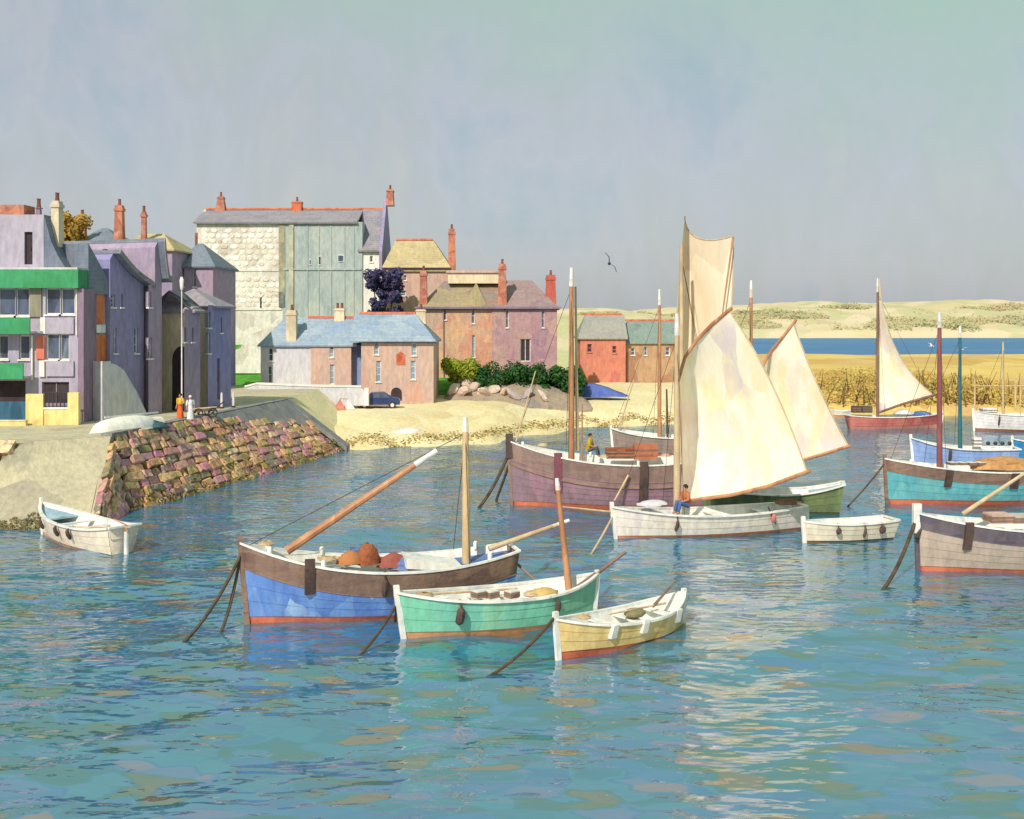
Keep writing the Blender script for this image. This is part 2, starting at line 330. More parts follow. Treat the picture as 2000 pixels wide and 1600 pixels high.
qw = empty('quay_wall', (0, 0, 0), 0, 'sloping harbour wall of mottled orange, brown and pink stones below the quay', 'harbour wall')
core = grid_mesh('rubble_core', lambda u, v: wall_point(u, v)+Vector((-.25, .1, -.02)), 30, 6, M_qcore, parent=qw)
stone_wall(qw, wall_point, 28.5, 10, .98, rs, lambda t: 1.0 if t < .42 else 1.0-.42*(t-.42)/.58)
# smooth dark face near the top that widens towards the end of the quay
def smooth_face(u, v):
    t = .40+.60*u; v0 = 1.0-.44*(t-.40)/.58-.01
    p = wall_point(t, v0+(1.012-v0)*v); return p+Vector((.16, -.05, .03))
grid_mesh('rendered_face', smooth_face, 24, 4, M_cope, parent=qw)
# sloping end of the quay down to the sand
e0 = QT[-1]; e1 = QB[-1]+Vector((0, 0, .6)); mbk = MB()
mbk.add([e0+Vector((0, -.2, .1)), e1+Vector((.2, -.3, 0)), e1+Vector((.2, 1.2, 0)), e0+Vector((0, 1.2, .1)), e0+Vector((0, -.2, -.25)), e1+Vector((.2, -.3, -.4)), e1+Vector((.2, 1.2, -.4)), e0+Vector((0, 1.2, -.25))],
        [(0, 1, 2, 3), (4, 7, 6, 5), (0, 4, 5, 1), (1, 5, 6, 2), (2, 6, 7, 3), (3, 7, 4, 0)])
mbk.build('end_slope', M_cope, qw)
mend = MB(); mend.add([(-17, 86, ZQ), (-12.6, 86, -.3), (-17, 86, -.3), (-17, 106, ZQ), (-12.6, 106, -.3), (-17, 106, -.3)], [(0, 1, 2), (3, 5, 4), (0, 3, 4, 1), (1, 4, 5, 2), (0, 2, 5, 3)])
mend.build('bank_fill', M_sand, qw)
k = 0
cmesh = MB().box(-.5, .5, -.5, .5, -.5, .5).mesh('coping_stone', M_cope)
for i in range(24):
    a = lerp_path(QT, i/24+.001); b = lerp_path(QT, (i+1)/24-.001); d = b-a
    M = Matrix.Translation((a+b)/2+Vector((-.22, 0, .055))) @ Matrix.Rotation(math.atan2(d.y, d.x), 4, 'Z') @ Matrix.Diagonal((d.length*.985, .62, .2, 1))
    inst('coping_stone', cmesh, qw, M)
# side of the slipway towards the harbour (continues the same masonry) and the short wall above its left side
sw = empty('slipway_wall', (0, 0, 0), 0, 'rough stone side wall of the slipway going down into the water', 'harbour wall')
sA, sB = Vector((-21.2, 60.1, ZQ-.1)), Vector((-19.9, 53.7, -.35))
def side_pt(t, v): 
    topp = sA.lerp(sB, t); foot = Vector((-19.65, 58.4, -.6)).lerp(Vector((-19.5, 53.5, -.6)), t); return foot.lerp(topp, v)
grid_mesh('rubble_core', lambda u, v: side_pt(u, v)+Vector((-.22, 0, -.02)), 12, 6, M_qcore, parent=sw)
stone_wall(sw, side_pt, 7.0, 7, .85, rs)
lw = empty('upper_slip_wall', (0, 0, 0), 0, 'low orange stone wall at the left edge above the slipway', 'harbour wall')
def left_pt(t, v):
    top_ = Vector((-44, 57.4, ZQ-.02)).lerp(Vector((-24.7, 57.4, ZQ-.02)), t); f = Vector((-46, 52.7, -.4)).lerp(Vector((-28.7, 52.7, -.4)), t)
    return f.lerp(top_, v)
grid_mesh('rubble_core', lambda u, v: left_pt(u, v)+Vector((0, .22, -.02)), 12, 6, M_qcore, parent=lw)
stone_wall(lw, left_pt, 18, 8, .95, rs)
# ================================================================== BUILDINGS
M_slate = mat('slate_roof', [(134, 132, 146), (146, 142, 154), (156, 148, 156), (138, 134, 144)], .7, (1, 1, 2), .75, .3, 14, courses=1.25)
M_blueslate = mat('blue_slate_roof', [(136, 156, 180), (150, 168, 188), (164, 178, 192), (142, 162, 192), (154, 168, 180)], .6, (1, 1, 1.5), .6, .3, 14, courses=1.25)
M_darkslate = mat('dark_slate_roof', [(118, 128, 148), (132, 140, 156), (110, 120, 140)], .7, rough=.7, bump=.3, bscale=14, courses=1.25)
M_tanroof = mat('tan_roof', [(176, 160, 122), (190, 174, 134), (200, 184, 142), (180, 162, 128)], .6, rough=.85, bump=.3, bscale=12, courses=1.25)
M_ridge = mat('ridge_tile', [(190, 96, 66), (212, 122, 88), (176, 84, 60)], 1.5, rough=.8)
M_chim = mat('chimney_brick', [(186, 118, 96), (206, 140, 112), (170, 104, 90), (196, 150, 130)], 1.2, (1, 1, 1), .9, .3)
M_pot = mat('chimney_pot', [(120, 70, 58), (150, 88, 70)], 2)
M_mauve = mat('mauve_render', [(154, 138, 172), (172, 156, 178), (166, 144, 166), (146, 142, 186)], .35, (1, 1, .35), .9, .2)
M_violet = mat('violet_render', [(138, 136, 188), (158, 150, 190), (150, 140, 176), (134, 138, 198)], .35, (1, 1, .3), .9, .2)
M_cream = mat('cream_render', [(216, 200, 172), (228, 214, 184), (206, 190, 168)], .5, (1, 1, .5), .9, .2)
M_pink = mat('pink_render', [(198, 164, 150), (208, 174, 158), (194, 168, 160), (204, 160, 144)], .5, (1, 1, .5), .9, .25)
M_white = mat('white_paint', [(226, 222, 216), (238, 234, 226), (216, 216, 220)], .8, rough=.6, bump=.1)
M_palewall = mat('pale_grey_render', [(196, 196, 208), (208, 206, 214), (212, 204, 196)], .5, (1, 1, .5), .85, .15)
M_glass = mat('window_glass', [(66, 76, 100), (92, 104, 128), (56, 62, 84), (120, 134, 154)], .9, (1, 1, .5), .12, 0, spec=.6)
M_dark = mat('dark_opening', [(58, 50, 56), (74, 62, 66)], 1, rough=.9)
M_green = mat('green_panel', [(56, 142, 92), (66, 156, 104), (60, 150, 112)], .5, (1, 1, 2), .6, .08)
M_lilac = mat('lilac_render', [(166, 160, 182), (180, 172, 190), (172, 164, 180)], .4, (1, 1, .5), .85, .12)
M_orange = mat('orange_panel', [(220, 112, 66), (228, 136, 90), (208, 100, 70), (230, 150, 70)], .9, (1, 1, .6), .7, .1)
M_yellow = mat('yellow_render', [(224, 204, 132), (232, 216, 150), (214, 190, 120)], .8, rough=.85)
M_purpledark = mat('dark_purple_render', [(140, 118, 142), (152, 130, 150), (130, 112, 138)], .5, (1, 1, .4), .85, .15)
M_red = mat('red_brick', [(204, 124, 106), (212, 136, 114), (196, 118, 108), (206, 142, 120)], .4, rough=.9, bump=.3)
M_teal = mat('teal_slate_hanging', [(158, 172, 174), (172, 182, 182), (184, 190, 184), (150, 164, 170)], .5, (1, 1, .25), .75, .25)
M_whitestone = mat('limewashed_wall', [(208, 200, 192), (222, 216, 210), (230, 226, 220), (214, 204, 192), (200, 194, 190)], .6, rough=.9, bump=.5, bscale=4)
M_post = mat('pale_metal', [(216, 206, 206), (228, 220, 216)], 2, rough=.5, bump=0)
M_iron = mat('dark_iron', [(52, 50, 56), (66, 62, 66)], 2, rough=.6, bump=.1)
class Bld:
    """a house measured off the photo: u runs along its front, y goes back from it, z is up from its base"""
    def __init__(s, name, label, cat, px0, D, base_py=None, z0=None, ang=0.0, off=0.0, origin=None):
        p = P(px0, HY, D) if origin is None else Vector(origin)
        s.a = ang; s.d = Vector((math.cos(ang), math.sin(ang))); nrm = Vector((math.sin(ang), -math.cos(ang)))
        z = z0 if z0 is not None else CH-(base_py-HY)*D/F
        s.o = Vector((p.x+nrm.x*off, p.y+nrm.y*off, z)); s.root = empty(name, s.o, ang, label, cat); s.root['kind'] = 'thing'
    def u(s, px):
        k = (px-1000.0)/F            # x = k*y along the line of sight
        return (k*s.o.y-s.o.x)/(s.d.x-k*s.d.y)
    def dep(s, px): return s.o.y+s.u(px)*s.d.y
    def z(s, py, px=None):
        D = s.dep(px) if px is not None else s.o.y
        return CH-(py-HY)*D/F-s.o.z
    def part(s, name, mb, m, parent=None, smooth=False): return mb.build(name, m, parent or s.root, smooth)
    def walls(s, u0, u1, dep, z0, z1, m, holes=(), y=0.0, rev=.22, name='wall'):
        mb = MB(); us = sorted({u0, u1}|{h for q in holes for h in q[:2]}); zs = sorted({z0, z1}|{h for q in holes for h in q[2:4]})
        for a, b in zip(us, us[1:]):
            for c, d in zip(zs, zs[1:]):
                um, zm = (a+b)/2, (c+d)/2
                if any(q[0] < um < q[1] and q[2] < zm < q[3] for q in holes): continue
                mb.add([(a, y, c), (b, y, c), (b, y, d), (a, y, d)], [(0, 1, 2, 3)])
        for q in holes:
            a, b, c, d = q[:4]; r = y+rev
            mb.add([(a, y, c), (b, y, c), (b, y, d), (a, y, d), (a, r, c), (b, r, c), (b, r, d), (a, r, d)], [(0, 1, 5, 4), (1, 2, 6, 5), (2, 3, 7, 6), (3, 0, 4, 7)])
        e = y+dep; mb.add([(u0, y, z0), (u1, y, z0), (u1, e, z0), (u0, e, z0), (u0, y, z1), (u1, y, z1), (u1, e, z1), (u0, e, z1)], [(1, 2, 6, 5), (2, 3, 7, 6), (3, 0, 4, 7), (4, 5, 6, 7)])
        return s.part(name, mb, m)
    def window(s, q, y=0.0, frame=None, nm=1, pane=None, name='window', sill=True, rev=.22, bars=0):
        a, b, c, d = q[:4]; fr = frame or M_white; t = min(.07, (b-a)*.18); r = y+rev
        f = MB(); f.box(a, a+t, r-.09, r-.01, c, d).box(b-t, b, r-.09, r-.01, c, d).box(a+t, b-t, r-.092, r-.012, d-t, d).box(a+t, b-t, r-.092, r-.012, c, c+t)
        for i in range(nm):
            x = a+(b-a)*(i+1)/(nm+1); f.box(x-t*.45, x+t*.45, r-.085, r-.02, c+t, d-t)
        for i in range(bars):
            zz = c+(d-c)*(i+1)/(bars+1); f.box(a+t, b-t, r-.08, r-.025, zz-t*.35, zz+t*.35)
        w = s.part(name, f, fr)
        for i in range(nm+1):
            x0 = a+(b-a)*i/(nm+1); x1 = a+(b-a)*(i+1)/(nm+1)
            s.part('pane', MB().box(x0+.002, x1-.002, r-.045, r-.035, c+.01, d-.01), pane or M_glass, w)
        if sill: s.part('sill', MB().box(a-.08, b+.08, y-.1, y+.12, c-.1, c-.003), fr, w)
        return w
    def door(s, q, m, y=0.0, rev=.22):
        a, b, c, d = q[:4]; r = y+rev; w = s.part('door', MB().box(a+.003, b-.003, r-.06, r, c, d-.003), m)
        s.part('handle', MB().box(b-.2, b-.14, r-.12, r-.06, c+(d-c)*.45, c+(d-c)*.52), M_iron, w); return w
    def roof(s, u0, u1, y0, y1, ze, zr, m, ru0=None, ru1=None, flat=0.0, ov=.25, th=.14, name='roof', ym=None):
        ru0 = u0 if ru0 is None else ru0; ru1 = u1 if ru1 is None else ru1; ym = (y0+y1)/2 if ym is None else ym
        gL = ru0 <= u0+1e-6; gR = ru1 >= u1-1e-6
        k = (zr-ze)/max(.1, ym-y0-flat); a, b, c, d = u0-ov, u1+ov, y0-ov, y1+ov; zl = ze-ov*k*.6
        p0, p1 = (ru0-ov if gL else ru0), (ru1+ov if gR else ru1)
        top_ = [(a, c, zl), (b, c, zl), (b, d, zl), (a, d, zl), (p0, ym-flat, zr), (p1, ym-flat, zr), (p1, ym+flat, zr), (p0, ym+flat, zr)]
        mb = MB(); lo = [(x, y, z-th) for x, y, z in top_]
        up = [(0, 1, 5, 4), (1, 2, 6, 5), (2, 3, 7, 6), (3, 0, 4, 7), (4, 5, 6, 7)]
        if gL: up.remove((3, 0, 4, 7))
        if gR: up.remove((1, 2, 6, 5))
        if flat == 0: up.remove((4, 5, 6, 7)); up = [f if f not in ((1, 2, 6, 5), (3, 0, 4, 7)) else f[:3]+((f[3],) if False else ()) if False else f for f in up]
        mb.add(top_, up); mb.add(lo, [tuple(reversed(f)) for f in up])
        o = len(mb.v)-16
        for i, j in ((0, 1), (1, 2), (2, 3), (3, 0)):
            if (gR and (i, j) == (1, 2)) or (gL and (i, j) == (3, 0)): continue
            mb.f.append((o+i, o+j, o+8+j, o+8+i))
        if gR: mb.f += [(o+1, o+5, o+13, o+9), (o+6, o+2, o+10, o+14)]
        if gL: mb.f += [(o+0, o+4, o+12, o+8), (o+7, o+3, o+11, o+15)]
        ro = s.part(name, mb, m)
        return ro
    def gable(s, u, y0, y1, ze, zr, m, t=.2, side=1):
        mb = MB(); ym = (y0+y1)/2; a, b = (u-t, u) if side > 0 else (u, u+t)
        mb.add([(a, y0, ze), (a, y1, ze), (a, ym, zr), (b, y0, ze), (b, y1, ze), (b, ym, zr)], [(0, 1, 2), (3, 5, 4), (0, 3, 4, 1), (1, 4, 5, 2), (2, 5, 3, 0)])
        return s.part('gable', mb, m)
    def ridge(s, u0, u1, y, z, n=None, m=None):
        n = n or max(3, int((u1-u0)/.9))
        me = MB().prism([(-.18, -.14), (0, .08), (.18, -.14)], 0, 1).mesh('ridge_tile', m or M_ridge); l = (u1-u0)/n
        for i in range(n):
            inst('ridge_tile', me, s.root, Matrix.Translation((u0+l*i+.004, y, z)) @ Matrix.Rotation(R(-90), 4, 'Z') @ Matrix.Diagonal((1, l-.012, 1, 1)))
    def chimney(s, u, y, z0, z1, w, m=None, d=None, pots=1, taper=.8):
        d = d or w; mb = MB(); h = z1-z0; a = w/2; b = d/2
        def ring(k, z, g=0): return [(u-a*k-g, y-b*k-g, z), (u+a*k+g, y-b*k-g, z), (u+a*k+g, y+b*k+g, z), (u-a*k-g, y+b*k+g, z)]
        mb.loft([ring(1, z0), ring(taper, z0+h*.86), ring(taper, z0+h*.86, .07), ring(taper, z0+h*.93, .07), ring(taper, z0+h*.93), ring(taper*.96, z1)])
        o = s.part('chimney', mb, m or M_chim)
        for i in range(pots):
            x = u+(i-(pots-1)/2)*w*.42; q = MB().tube([(x, y, z1-.02), (x, y, z1+.25), (x, y, z1+.5), (x, y, z1+.52)], [.15, .12, .12, .16], 8); s.part('pot', q, M_pot, o)
        return o
    def rect(s, x0, x1, y0, y1): return (s.u(x0), s.u(x1), s.z(y1, (x0+x1)/2), s.z(y0, (x0+x1)/2))
# ---- apartment block, far left
A = Bld('apartment_block', 'lilac apartment block with green balcony bands at the left edge', 'apartment block', -120, 68.3, z0=ZQ)
wr = [A.rect(-4, 30, 563, 617), A.rect(30.5, 57, 563, 617), A.rect(89, 118, 563, 614), A.rect(118.5, 146, 563, 614), A.rect(-4, 16, 655, 702), A.rect(37, 58, 655, 702), A.rect(90, 116, 652, 703), A.rect(116.5, 135, 652, 703)]
gar = A.rect(-60, 50, 744, 824); gar2 = A.rect(82, 135, 746, 790); gar = (gar[0], gar[1], .02, gar[3])
A.walls(0, A.u(155), 9, 0, A.z(526), M_lilac, wr+[gar, gar2])
for i, q in enumerate(wr): A.window(q, nm=0, bars=0)
gd = A.part('garage_door', MB().box(gar[0], gar[1], .15, .2, 0.02, gar[3]), M_dark); 
A.part('lower_panel', MB().box(gar[0]+.01, gar[1]-.01, .10, .147, .03, gar[3]*.5), mat('blue_door', [(52, 98, 128), (66, 116, 146), (44, 84, 110)], 1.2, (1, 1, .3), .6), gd)
A.window(gar2, nm=1, pane=M_dark, frame=M_purpledark)
A.part('roof_band', MB().box(A.u(-119), A.u(159), -.55, 9.2, A.z(563), A.z(527)), M_green)
A.part('roof_slab', MB().box(A.u(-119)+.02, A.u(157), -.5, 9.1, A.z(527)+.003, A.z(523)), M_palewall)
A.part('balcony_panel', MB().box(A.u(-119), A.u(73), -1.1, -.98, A.z(652), A.z(621)), M_green); A.part('balcony_floor', MB().box(A.u(-119)+.03, A.u(72), -.975, -.003, A.z(651), A.z(647)), M_palewall)
A.part('balcony_panel', MB().box(A.u(-119), A.u(60), -1.1, -.98, A.z(739), A.z(708)), M_green); A.part('balcony_floor', MB().box(A.u(-119)+.03, A.u(59), -.975, -.003, A.z(738), A.z(734)), M_palewall)
for a, b, c, d, m in ((91, 145, 620, 652, M_lilac), (91, 145, 705, 735, M_lilac), (72, 88, 655, 701, mat('coral_panel', [(212, 118, 100), (222, 134, 112)], 1)), (80, 90, 620, 652, M_white), (78, 88, 704, 736, M_white), (60, 82, 563, 619, mat('olive_panel', [(140, 134, 118), (156, 150, 130)], .8))):
    q = A.rect(a, b, c, d); A.part('wall_panel', MB().box(q[0], q[1], -.12, -.004, q[2], q[3]), m)
A.part('downpipe', MB().tube([(A.u(64), -.1, A.z(742)), (A.u(64), -.1, A.z(655))], .07), M_white)
A.part('downpipe', MB().tube([(A.u(151), -.1, A.z(655)), (A.u(151), -.1, A.z(565))], .06), M_white)
A.part('shaded_flank', MB().box(A.u(155)+.003, A.u(155)+.35, -.25, 2.2, 0, A.z(564)), M_purpledark)  # shaded flank of the block; shade is put into its dark purple
# penthouse
A.walls(0, A.u(80), 2.6, A.z(522), A.z(418), M_lilac, [A.rect(42, 58, 452, 516)], y=.4, name='penthouse')
A.door(A.rect(42, 58, 452, 516), M_dark, y=.4)
mb = MB(); mb.prism([(A.u(80), A.z(522)), (A.u(122), A.z(522)), (A.u(108), A.z(500)), (A.u(94), A.z(470)), (A.u(82), A.z(425)), (A.u(80), A.z(418))], .42, 2.4); A.part('sloping_roof', mb, M_darkslate)
A.chimney(A.u(91), 1.6, A.z(480), A.z(388), .55, M_cream, .9); A.chimney(A.u(46), 2.2, A.z(418), A.z(398), .3, M_purpledark); A.part('roof_box', MB().box(A.u(-60), A.u(30), 1.2, 2.8, A.z(418), A.z(396)), M_chim)
# yellow garden wall with a gate
gw = Bld('garden_wall', 'low yellow rendered wall with white gate in front of the apartment block', 'wall', 50, 66.6, z0=ZQ)
gw.part('pier', MB().box(0, gw.u(84), 0, .35, 0, gw.z(770)), M_yellow); gw.part('pier', MB().box(gw.u(132), gw.u(153), 0, .35, 0, gw.z(767)), M_yellow)
gw.part('panel', MB().box(gw.u(84)+.002, gw.u(132)-.002, .06, .3, 0, gw.z(800)), M_yellow); gw.part('cap', MB().box(gw.u(84), gw.u(132), .02, .34, gw.z(800)+.003, gw.z(796)), M_white)
for i in range(7):
    x = gw.u(86)+(gw.u(131)-gw.u(86))*i/6; gw.part('railing_bar', MB().box(x-.025, x+.025, .14, .19, gw.z(796), gw.z(768)), M_iron)
gw.part('rail', MB().box(gw.u(84), gw.u(132), .13, .2, gw.z(768), gw.z(766)), M_iron)
lk = Bld('kerb_wall', 'long low yellow kerb running along the foot of the apartment block', 'wall', -120, 66.0, z0=ZQ); lk.part('kerb', MB().box(0, lk.u(50), 0, .3, 0, .28), M_yellow); lk.part('cap', MB().box(0, lk.u(50), -.03, .33, .283, .33), M_cream)
# ---- the row along the quay: fronts face the harbour
RA = math.atan2(83.0-69.7, P(450, HY, 83).x-P(172, HY, 69.7).x)
def row(name, label, px0, off=0.0):
    o = P(172, HY, 69.7); d = Vector((math.cos(RA), math.sin(RA))); k = (px0-1000)/F; t = (k*o.y-o.x)/(d.x-k*d.y)
    return Bld(name, label, 'house', None, None, z0=ZQ, ang=RA, off=off, origin=(o.x+d.x*t, o.y+d.y*t, 0))
def slit(B, x0, x1, y0, y1): return B.rect(x0, x1, y0, y1)
H = row('narrow_house', 'narrow house with orange panels beside the dark shaded flank', 172)
hz = H.z(575, 190); q1 = H.rect(175, 184, 585, 630); q2 = H.rect(176, 188, 652, 705)
H.walls(0, H.u(207), 5, 0, hz, M_palewall)
for q, m in ((H.rect(173, 200, 574, 632), M_orange), (H.rect(173, 204, 654, 705), M_orange), (H.rect(176, 203, 634, 650), M_white)):
    H.part('front_panel', MB().box(q[0], q[1], -.14, -.004, q[2], q[3]), m)
mb = MB().prism([(-.3, hz), (H.u(207)+.2, hz), (H.u(207)+.2, hz+.25), (1.2, hz+1.2), (-.3, hz+3.1)], -.3, 5); H.part('roof', mb, M_darkslate)
H.part('lit_base_wall', MB().prism([(0, 0), (H.u(262), 0), (H.u(240), 1.6), (H.u(215), 3.0), (H.u(200), H.z(712, 200)), (0, H.z(705, 172))], -1.1, -.145), M_palewall)  # pale wall cut along the diagonal shadow edge; lit patch put into its shape
H.part('balcony_rail', MB().box(.05, H.u(204), -.5, -.16, H.z(716, 190), H.z(706, 190)), M_white)
def gabled(name, label, px0, px1, peak, eave_py, off, m, depth=7, slits=(), chim=None, roofm=None):
    B = row(name, label, px0, off); w = B.u(px1); zp = B.z(peak[1], peak[0]); up = B.u(peak[0]); ze = B.z(eave_py, px1)
    B.walls(0, w, depth, 0, ze-.4, m, [B.rect(*q) for q in slits])
    for q in slits: B.window(B.rect(*q), nm=0, bars=2)
    up = max(.25, up); pts = [(0, ze-.397), (w, ze-.397), (w, ze)]
    for i in range(1, 7):
        t = i/6; pts.append((w+(up-w)*t, ze+(zp-ze)*t-math.sin(math.pi*t)*.22))
    pts.append((0, zp-.35)); B.part('gable', MB().prism(pts, 0, depth), m)
    rp = [(x, z) for x, z in pts[2:9]]; ro = [(w+.4, ze-.25)]+rp; up_ = [(x+.02, z+.03) for x, z in ro]; hi = [(x+.12, z+.26) for x, z in ro]
    B.part('roof', MB().prism(up_+list(reversed(hi)), -.45, depth+.2), roofm or M_darkslate)
    B.part('barge_board', MB().prism([(x+.03, z+.02) for x, z in ro]+[(x+.13, z+.3) for x, z in reversed(ro)], -.55, -.453), M_slate)
    if chim: B.chimney(*chim)
    return B
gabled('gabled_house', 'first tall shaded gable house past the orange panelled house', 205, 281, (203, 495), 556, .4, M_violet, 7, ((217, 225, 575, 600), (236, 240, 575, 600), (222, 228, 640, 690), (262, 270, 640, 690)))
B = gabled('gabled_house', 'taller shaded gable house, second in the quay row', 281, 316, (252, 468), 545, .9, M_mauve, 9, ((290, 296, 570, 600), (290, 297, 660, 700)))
B.part('side_gable', MB().box(-1.2, 0.0, 2.5, 9, 0, B.z(500, 281)), M_mauve)
B.chimney(B.u(300), 4, B.z(540, 300), B.z(500, 300), .5, M_chim)
# arch house with a sunlit end wall
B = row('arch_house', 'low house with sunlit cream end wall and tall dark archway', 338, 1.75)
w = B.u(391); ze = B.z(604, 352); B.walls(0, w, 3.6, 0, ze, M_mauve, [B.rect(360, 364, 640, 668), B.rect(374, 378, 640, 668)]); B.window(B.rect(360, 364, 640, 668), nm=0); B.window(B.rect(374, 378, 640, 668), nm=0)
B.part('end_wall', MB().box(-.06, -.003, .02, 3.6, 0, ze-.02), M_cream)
mb = MB(); pts = [(.3+1.1*0, 0)]; arch = [(1.0-.75*math.cos(a), 3.4+.95*math.sin(a)) for a in [math.pi*i/10 for i in range(11)]]
poly = [(.25, 0)]+arch+[(1.75, 0)]; mb.add([(-.09, y, z) for y, z in poly]+[(-.063, y, z) for y, z in poly], [tuple(range(len(poly)))]+[(i, (i+1) % len(poly), len(poly)+(i+1) % len(poly), len(poly)+i) for i in range(len(poly))])
B.part('archway', mb, M_dark); B.roof(0, w, 0, 3.6, ze, B.z(566, 352), M_slate, 1.0, w-1.0)
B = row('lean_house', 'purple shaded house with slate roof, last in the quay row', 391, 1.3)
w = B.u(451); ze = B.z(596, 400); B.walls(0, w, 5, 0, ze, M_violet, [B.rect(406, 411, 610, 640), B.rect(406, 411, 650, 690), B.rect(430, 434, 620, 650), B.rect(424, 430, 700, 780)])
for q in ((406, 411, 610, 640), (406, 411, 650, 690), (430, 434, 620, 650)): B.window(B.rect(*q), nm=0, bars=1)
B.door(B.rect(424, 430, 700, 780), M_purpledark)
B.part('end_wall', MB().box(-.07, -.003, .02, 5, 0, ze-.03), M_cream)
B.roof(0, w, 0, 5, ze, B.z(562, 400), M_slate, .8, w-.6)
# ---- houses behind the row
def back_house(name, label, x0, x1, D, base, eave, ridge, rx0, rx1, m, rm, depth=8, wins=(), flat=0, chim=(), ang=0.0):
    B = Bld(name, label, 'house', x0, D, z0=base, ang=ang); u1 = B.u(x1); ze = B.z(eave); holes = [B.rect(*q) for q in wins]
    B.walls(0, u1, depth, 0, ze, m, holes)
    for q in holes: B.window(q, nm=0, bars=1)
    B.roof(0, u1, 0, depth, ze, B.z(ridge), rm, max(0, B.u(rx0)), min(u1, B.u(rx1)), flat)
    for c in chim: B.chimney(B.u(c[0]), c[4] if len(c) > 4 else depth/2, B.z(c[2]), B.z(c[1]), c[3], pots=1, m=c[5] if len(c) > 5 else None)
    return B
back_house('flat_house', 'pale low house with grey hipped roof behind the quay row', 128, 240, 92, ZQ, 484, 438, 165, 176, M_cream, M_darkslate, 8, ((150, 156, 500, 520), (180, 186, 500, 520)), chim=((150, 420, 470, .6, 1.2, M_chim), (221, 398, 478, .75, 1.5)))
back_house('hip_house', 'tan roofed house with narrow red chimney behind the gables', 232, 336, 95, ZQ, 486, 450, 248, 292, M_mauve, M_tanroof, 8, ((306, 311, 496, 530), (320, 325, 496, 530)), chim=((266, 410, 480, .45, 2.0),))
back_house('slate_house', 'mauve house with pointed grey slate roof beside the large white house', 340, 416, 98, ZQ, 518, 470, 362, 372, M_mauve, M_darkslate, 8, ((377, 383, 524, 560), (355, 359, 524, 560)))
# ---- the large white house on the hill
B = Bld('stone_manor', 'large white stone house with grey roof towering over the harbour', 'house', 384, 130, z0=5.2)
ze = B.z(433); zr = B.z(402); u1 = B.u(741); uw = B.u(552); ut = B.u(708)
dp = 10.0
hol = [B.rect(508, 511, 572, 600)]
B.walls(0, uw, dp, 0, ze, M_whitestone, [], name='stone_wall')
B.walls(uw+.003, ut, dp-.3, 0, ze-.05, M_teal, [], y=-.12, name='slate_hung_wall')
B.walls(ut+.003, u1, dp, 0, B.z(488), M_white, [B.rect(722, 728, 500, 512)], y=.1, name='wing_wall'); B.window(B.rect(722, 728, 500, 512), y=.1, nm=0)
B.part('string_course', MB().box(.1, uw-.1, -.08, -.003, B.z(530), B.z(526)), M_whitestone); B.part('string_course', MB().box(uw+.1, ut-.1, -.24, -.123, B.z(528), B.z(524)), M_teal); B.part('string_course', MB().box(.1, uw-.1, -.1, -.003, B.z(606), B.z(602)), M_whitestone)
B.part('corner_strip', MB().box(B.u(545), B.u(557), -.2, -.005, B.z(600), B.z(434)), mat('mossy_stone', [(120, 126, 116), (176, 168, 140), (98, 110, 110), (206, 196, 160)], 1.0, (1, 1, .5), bump=.5))
B.part('pilaster', MB().box(B.u(565), B.u(574), -.3, -.125, 0, B.z(434)), mat('ochre_pilaster', [(196, 190, 166), (170, 168, 150), (210, 202, 170)], .9))
for xx in (600, 622, 646, 672, 690):
    B.part('batten', MB().box(B.u(xx), B.u(xx)+.12, -.19, -.124, 0, B.z(440)), M_teal)
for q in ((622, 628, 500, 518), (660, 672, 498, 512), (604, 609, 506, 518)):
    r_ = B.rect(*q); f = B.part('window', MB().box(r_[0], r_[1], -.2, -.125, r_[2], r_[3]), M_white); B.part('pane', MB().box(r_[0]+.06, r_[1]-.06, -.215, -.203, r_[2]+.08, r_[3]-.08), M_glass, f)
# main roof: long front slope, the wing's slope comes lower
th = .2
def slope(name, x0, x1, pye, pyr, y0, m):
    a, b = B.u(x0), B.u(x1); zl, zh = B.z(pye), B.z(pyr); yr = 4.5
    mb = MB(); mb.add([(a, y0, zl), (b, y0, zl), (b, yr, zh), (a, yr, zh), (b, yr*2-y0, zl), (a, yr*2-y0, zl), (a, y0, zl-th), (b, y0, zl-th), (b, yr, zh-th*1.5), (a, yr, zh-th*1.5), (b, yr*2-y0, zl-th), (a, yr*2-y0, zl-th)],
        [(0, 1, 2, 3), (3, 2, 4, 5), (7, 6, 9, 8), (8, 9, 11, 10), (0, 6, 7, 1), (4, 10, 11, 5), (1, 7, 8, 2), (2, 8, 10, 4), (0, 3, 9, 6), (3, 5, 11, 9)])
    return B.part(name, mb, m)
slope('roof', 379, 699, 434, 403, -.45, M_slate); slope('wing_roof', 699.3, 741, 489, 399, -.3, M_slate)
def tri(u, zb, m, name, t=.35):
    mb = MB(); yr = 4.5; mb.add([(u, -.5, zb), (u, 9.5, zb), (u, yr, B.z(380)), (u+t, -.5, zb), (u+t, 9.5, zb), (u+t, yr, B.z(380)), (u, -.5, 0), (u, 9.5, 0), (u+t, -.5, 0), (u+t, 9.5, 0)],
        [(0, 6, 7, 1, 2), (3, 5, 4, 9, 8), (0, 2, 5, 3), (2, 1, 4, 5), (0, 3, 8, 6), (1, 7, 9, 4)]); return B.part(name, mb, m)
tri(u1+.01, B.z(492), M_violet, 'gable')  # shaded side of the white house, its shade put into violet
mb = MB(); mb.add([(-.02, 0, ze-.2), (-.02, 9, ze-.2), (-.02, 4.5, zr), (-.35, 0, ze-.2), (-.35, 9, ze-.2), (-.35, 4.5, zr)], [(0, 1, 2), (3, 5, 4), (0, 2, 5, 3), (2, 1, 4, 5), (0, 3, 4, 1)]); B.part('gable', mb, M_cream)
